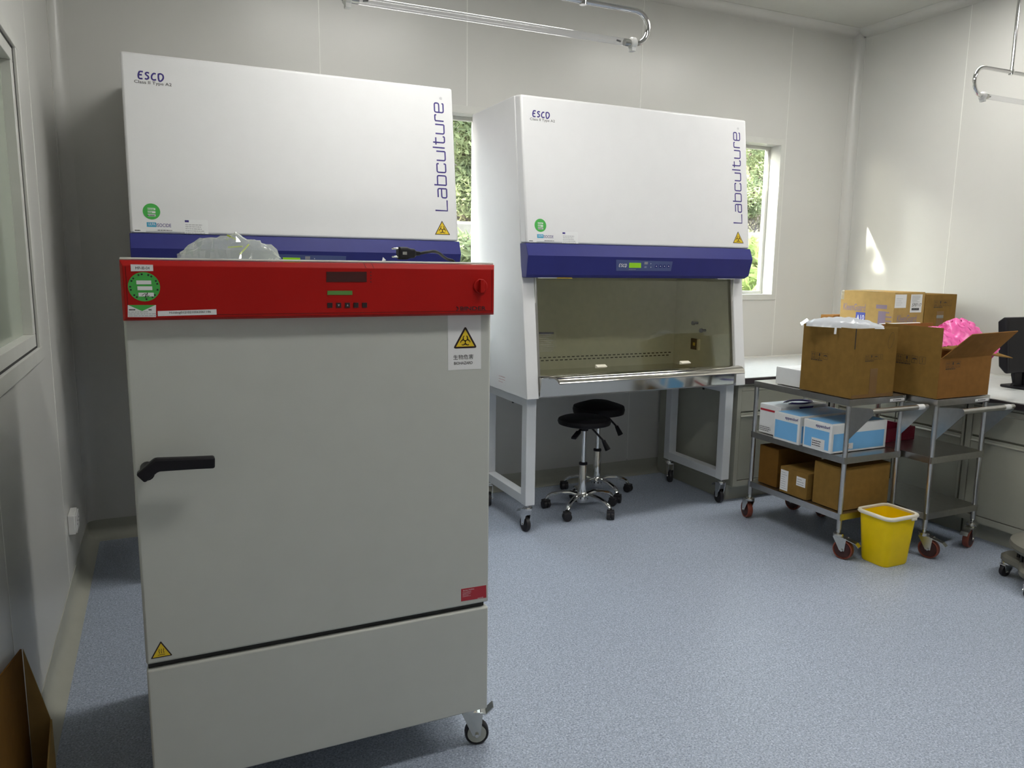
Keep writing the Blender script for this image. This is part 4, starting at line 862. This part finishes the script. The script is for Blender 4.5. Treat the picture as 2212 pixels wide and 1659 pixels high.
# boxes on the bench corner
M['lilac'] = mat('lilac_ink', (0.27, 0.21, 0.27, 1), 0.7, spec=.15); M['kblue'] = mat('patch_blue', (0.06, 0.08, 0.38, 1), 0.6)
def kg_print(t_, O, U, w_, h_, lw_, bx):
    O = Vector(O); text(t_, 'maker_lettering', 'KleenGuard', O, U, UZ, lw_, .046, M['lilac'], .0006, bold=.012)
    N = U.cross(UZ); a = O + U * bx - UZ * .078; decal(t_, 'blue_patch', [a, a + U * .072, a + U * .072 + UZ * .07, a + UZ * .07], N, M['kblue'], .0008); text(t_, 'patch_lettering', 'A10', a + U * .006 + UZ * .018, U, UZ, .06, .036, M['inkw'], .0012, bold=.012)
LU = Vector((0, -1, 0))
k1 = carton('cardboard_box', 'pale cardboard box with lilac lettering, left of the pair on the bench', 'box', (4.130, 3.300, WT), .274, .41, .522, M['cardl'])
kg_print(k1, (-.0002, .385, .392), LU, .41, .5, .175, .105)
q = MB(); q.box(-.0008, 0, .055, .11, .15, .40); q.build('printed_column', M['lilac'], k1); q = MB(); q.box(-.0008, 0, .05, .13, .415, .44); q.build('printed_column', M['lilac'], k1)
rows(k1, 'small_print', (-.0003, .075, .17), LU, UZ, .07, .24, 9, M['lilac'], .0006, .35, 4)
q = MB(); q.box(-.001, .001, .385, .411, .46, .5225); q.box(-.001, .03, .1, .40, .5222, .5226); q.build('clear_tape', M['film'], k1)
kg_print(k1, (.035, -.0002, .335), UX, .27, .5, .175, .115)
q = MB(); q.box(.145, .248, -.0008, 0, .395, .508); q.build('label', M['paper'], k1); text(k1, 'label_print', '.5707117', (.155, -.0008, .432), UX, UZ, .088, .020, M['inkb'], .0005, bold=.012); rows(k1, 'barcode', (.158, -.0008, .405), UX, UZ, .082, .018, 1, M['inkb'], .0005, .8, 5); rows(k1, 'label_print', (.155, -.0008, .458), UX, UZ, .082, .045, 5, M['inkg'], .0005, .3, 6)
q = MB(); q.box(.004, .105, -.0008, 0, .425, .508); q.build('label', M['boxw'], k1); rows(k1, 'label_print', (.015, -.0008, .44), UX, UZ, .08, .05, 4, M['inkg'], .0005, .15, 7)
k3 = carton('cardboard_box', 'plain cardboard box with shipping marks, right of the pair on the bench', 'box', (4.408, 3.293, WT), .29, .38, .508, M['card'])
marks(k3, (.075, 0, .435), UX, UZ, .034, 4, M['inkk']); q = MB(); q.box(.11, .175, -.0006, 0, .0, .40); q.build('tape', M['tape'], k3); q = MB(); q.box(.11, .175, -.001, -.0006, .355, .375); q.build('clear_tape', M['film'], k3)
carton('cardboard_box', 'low orange brown box standing left behind the pair on the bench', 'box', (4.09, 3.725, WT), .30, .108, .352, M['cardo'])
# crimson tray on the far trolley's middle shelf
q = MB(); q.box(0, .26, 0, .30, 0, .010); q.box(0, .008, 0, .30, .01, .075); q.box(.252, .26, 0, .30, .01, .075); q.box(.008, .252, 0, .008, .01, .075); q.box(.008, .252, .292, .30, .01, .075)
o = q.build('tray', M['crimson'], None, .003, loc=(3.50, 2.80, .5225)); tag(o, 'crimson plastic tray on the middle shelf of the far trolley', 'tray')

# ================================================================== BIN
bn = thing('waste_bin', 'yellow plastic waste bin with a cream rim on the floor', 'bin', (3.25, 2.525, 0))
def rr3(hx_, hy_, r_, z): return [(x, y, z) for x, y in rrect(-hx_, hx_, -hy_, hy_, r_, 5)]
q = MB(); q.loft([rr3(.082, .074, .03, 0), rr3(.086, .078, .032, .008), rr3(.104, .095, .035, .255), rr3(.100, .091, .033, .255), rr3(.083, .075, .03, .012), rr3(.05, .05, .02, .010)]); q.build('body', M['binY'], bn)
q = MB(); q.loft([rr3(.103, .094, .035, .246), rr3(.112, .103, .04, .245), rr3(.116, .107, .042, .252), rr3(.114, .105, .041, .260), rr3(.106, .097, .037, .264), rr3(.099, .090, .033, .260), rr3(.099, .090, .033, .250), rr3(.103, .094, .035, .246)], caps=False); q.build('rim', M['binW'], bn, ang=60)
q = MB(); q.box(.04, .075, -.108, -.099, .235, .248); q.build('rim_tab', M['binW'], bn, .003)

# ================================================================== ROLLING BASE (right edge)
rb = thing('rolling_stand', 'taupe wheeled base of a rolling stand cut by the right edge', 'stand', (3.70, 1.96, 0))
q = MB(); q.lathe([(.15, .158), (.19, .165), (.204, .185), (.20, .205), (.18, .214), (.15, .212), (.14, .216), (.001, .218)], (0, 0, 0), 'Z', 40); q.build('upper_cover', M['basegrey'], rb)
q = MB(); pr = [((.205 + .03 * math.cos(5 * a)) * math.cos(a + .62), (.205 + .03 * math.cos(5 * a)) * math.sin(a + .62)) for a in [2 * math.pi * k / 60 for k in range(60)]]
q.loft([[(x * .96, y * .96, .078) for x, y in pr], [(x, y, .086) for x, y in pr], [(x, y, .105) for x, y in pr], [(x * .93, y * .93, .118) for x, y in pr]]); q.build('lower_base', M['basegrey'], rb)
for k in range(16):
    a = 2 * math.pi * k / 16 + .15; x, y = .16 * math.cos(a), .16 * math.sin(a); q = MB(); q.tube([(x, y, .112), (x, y, .162)], .007 if k % 4 else .009, 8); q.build('pin', M['rubblack'] if k % 4 else M['zinc'], rb)
q = MB(); q.lathe([(.06, .1), (.06, .2)], (0, 0, 0), 'Z', 20); q.build('column', M['rubblack'], rb)
for k in range(5):
    a = .62 + 2 * math.pi * k / 5; caster(rb, .205 * math.cos(a), .205 * math.sin(a), .088, .027, .02, 'rubblack', a + 1.1 if k != 2 else R(190), False, .012, hub=None)

# ================================================================== MONITOR
mo = thing('monitor', 'black flat monitor on the bench at the right edge', 'monitor', (4.515, 2.66, WT))
q = MB(); tl = .125
pp = lambda y, z: (y + tl * z, z)
q.prism([pp(-.02, .095), pp(-.02, .405), pp(-.004, .405), pp(.03, .38), pp(.03, .13), pp(-.004, .095)], 'X', -.245, .245); q.build('housing', M['black'], mo, .006)
q = MB(); q.prism([pp(-.0206, .115), pp(-.0206, .387), pp(-.02, .387), pp(-.02, .115)], 'X', -.225, .225); q.build('screen', mat('monitor_screen', (0.008, 0.007, 0.009, 1), 0.4, spec=0.2), mo)
q = MB(); q.prism([(-.12, .09), (-.03, .09), (.0, .03), (.03, .014), (-.12, .014), (-.10, .03), (-.12, .075)], 'Y', .03, .05); q.prism([(.028, .3), (.055, .3), (.055, .012), (.02, .012)], 'X', -.04, .04); q.build('neck', M['black'], mo, .003)
q = MB(); q.prism(rrect(-.13, .13, -.07, .11, .03), 'Z', 0, .014); q.build('foot', M['black'], mo, .004)
q = MB(); q.box(-.245 + .02, -.245 + .05, -.0, .03, .02, .1); 

# ================================================================== SMALL THINGS
# wall socket
sk = thing('wall_socket', 'white double socket box low on the left wall', 'socket', (XL, 3.63, .29))
q = MB(); q.box(0, .028, -.045, .075, 0, .086); q.build('box', M['socket'], sk, .004)
q = MB(); q.box(.028, .033, -.040, .070, .005, .081); fp = q.build('faceplate', M['socket'], sk, .002)
for y in (-.012, .042):
    for z in (.05, .034): q = MB(); q.box(.033, .0335, y - .006, y + .006, z, z + .004); q.build('slot', M['dark_gap'], fp)
# clear bag and plug on the incubator
cb = bag('plastic_bag', 'clear crumpled plastic bag with yellow ties lying on the incubator', 'bag', (.178, 2.17, 1.4547), .25, .13, [(0, .010), (.07, .016), (.15, .030), (.24, .050), (.33, .044), (.40, .056), (.48, .048), (.575, .066), (.64, .050), (.72, .044), (.80, .040), (.92, .028), (1, .004)], M['film'], 9, R(-12), .026, 24, 10, yprof=lambda v: max(0, 1 - abs(v) ** 1.4), flat=True)
for a, b_ in ((((.0, -.03, .03)), (.035, -.025, .033)), ((.03, -.045, .012), (.052, -.03, .038)), ((-.005, .0, .062), (.02, -.01, .05))):
    q = MB(); d = (Vector(b_) - Vector(a)); q.obox((Vector(a) + Vector(b_)) / 2, d / 2, Vector((0, .0025, 0)), d.cross(Vector((0, 1, 0))).normalized() * .0016); q.build('tie', M['yg'], cb)
pg = thing('power_plug', 'black two pin power plug with its cord on the incubator', 'plug', (.625, 2.06, 1.4547))
q = MB(); q.loft([[(x, y * k, z * k + .022) for (y, z) in rrect(-.017, .017, -.017, .017, .008, 3)] for x, k in ((-.022, .75), (-.018, 1.0), (.002, 1.0), (.012, .8), (.024, .72), (.03, .4), (.042, .32))]); bd = q.build('plug_body', M['black'], pg)
for z in (.012, .034):
    q = MB(); q.tube([(-.02, -.006, z), (-.038, -.006, z), (-.040, -.006, z)], [.0026, .0026, .0012], 10); q.build('pin', M['chrome'], pg)
q = MB(); q.box(-.012, .0, -.0172, -.0166, .018, .026); q.build('earth_clip', M['zinc'], bd)
pts = [(.04, 0, .022), (.06, .0, .026), (.09, .02, .030), (.12, .06, .026), (.15, .11, .016), (.18, .15, .008), (.205, .17, .005), (.216, .18, -.01), (.216, .185, -.25), (.23, .2, -.5)]
q = MB(); q.tube(fillet([Vector(p) for p in pts], .05, 5), .0042, 10); q.build('cord', M['black'], pg)
q = MB(); q.plate([(0, 0, 0), (.008, 0, .001), (.011, .001, .002), (.003, .002, .010)], NY, .001); o = q.build('tape_scrap', M['paper'], None, loc=(.535, 1.97, 1.4547)); tag(o, 'tiny scrap of white tape on the incubator top', 'scrap')
# leaning open carton, bottom left
lc = thing('cardboard_carton', 'brown half folded cardboard carton leaning on the left wall', 'box', (-.365, 2.0, 0))
q = MB(); q.plate([(-.02, .285, 0), (-.02, .285, .410), (-.02, -.19, .525), (-.02, -.36, .47), (-.02, -.36, 0)], Vector((-1, 0, 0)), .004); q.build('back_panel', M['cardd'], lc)  # darker board colour stands in for the shade inside the carton
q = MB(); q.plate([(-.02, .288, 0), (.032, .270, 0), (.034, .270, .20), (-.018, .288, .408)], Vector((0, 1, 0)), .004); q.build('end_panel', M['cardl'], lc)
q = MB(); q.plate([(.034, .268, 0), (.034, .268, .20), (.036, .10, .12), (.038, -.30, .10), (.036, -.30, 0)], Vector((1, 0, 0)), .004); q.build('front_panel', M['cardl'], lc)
# ultraviolet lamps
def uv(label, xs, y, z, zt, poles):
    x0, x1 = xs; t_ = thing('ultraviolet_lamp', label, 'lamp', ((x0 + x1) / 2, y, z), 0, 'hanging ultraviolet lamps'); h = (x1 - x0) / 2; dz = zt - z; r_ = dz / 2
    q = MB(); q.tube([(-h, 0, 0), (h, 0, 0)], .0125, 20, caps=False); q.build('quartz_tube', M['tube'], t_)
    for s in (-1, 1):
        q = MB(); q.lathe([(.0128, s * (h - .005)), (.0128, s * (h + .022))], (0, 0, 0), 'X', 16); q.build('end_cap', M['zinc'], t_)
        q = MB(); q.lathe([(.017, s * (h + .018)), (.020, s * (h + .022)), (.020, s * (h + .036)), (.014, s * (h + .042))], (0, 0, 0), 'X', 16); q.box(min(s * (h + .020), s * (h + .036)), max(s * (h + .020), s * (h + .036)), -.012, .012, -.027, .0); q.build('lamp_holder', M['socket'], t_)
        q = MB(); q.tube([(s * (h - .02), 0, .0), (s * (h - .035), .004, .004)], .003, 6); q.build('electrode', M['inkb'], t_)
    path = [(-h - .036, 0, 0)] + [(-h - .036 - r_ * math.sin(R(a)), 0, r_ - r_ * math.cos(R(a))) for a in range(15, 181, 15)] + [(h + .036 + r_ * math.sin(R(a)), 0, r_ + r_ * math.cos(R(a))) for a in range(0, 170, 15)] + [(h + .036, 0, 0)]
    q = MB(); q.tube(path, .0095, 14); fr = q.build('bent_rod', M['chrome'], t_)
    for px_ in poles:
        q = MB(); q.tube([(px_ - (x0 + x1) / 2, 0, dz), (px_ - (x0 + x1) / 2, 0, ZC - z)], .0085, 12); q.lathe([(.013, dz - .012), (.013, dz + .012)], (px_ - (x0 + x1) / 2, 0, 0), 'Z', 12); q.build('hanger_rod', M['chrome'], t_)
        q = MB(); q.lathe([(.04, ZC - z - .012), (.035, ZC - z - .02), (.012, ZC - z - .022)], (px_ - (x0 + x1) / 2, 0, 0), 'Z', 20); q.lathe([(.04, ZC - z - .0121), (.04, ZC - z)], (px_ - (x0 + x1) / 2, 0, 0), 'Z', 20); q.build('ceiling_rose', M['chrome'], t_)
uv('clear ultraviolet tube on a bent steel rod above the left cabinet', (.585, 1.535), 2.4, 2.225, 2.335, (.80, 1.36))
uv('clear ultraviolet tube on a bent steel rod at the upper right edge', (3.775, 4.60), 2.6, 2.302, 2.435, (3.945, 4.43))
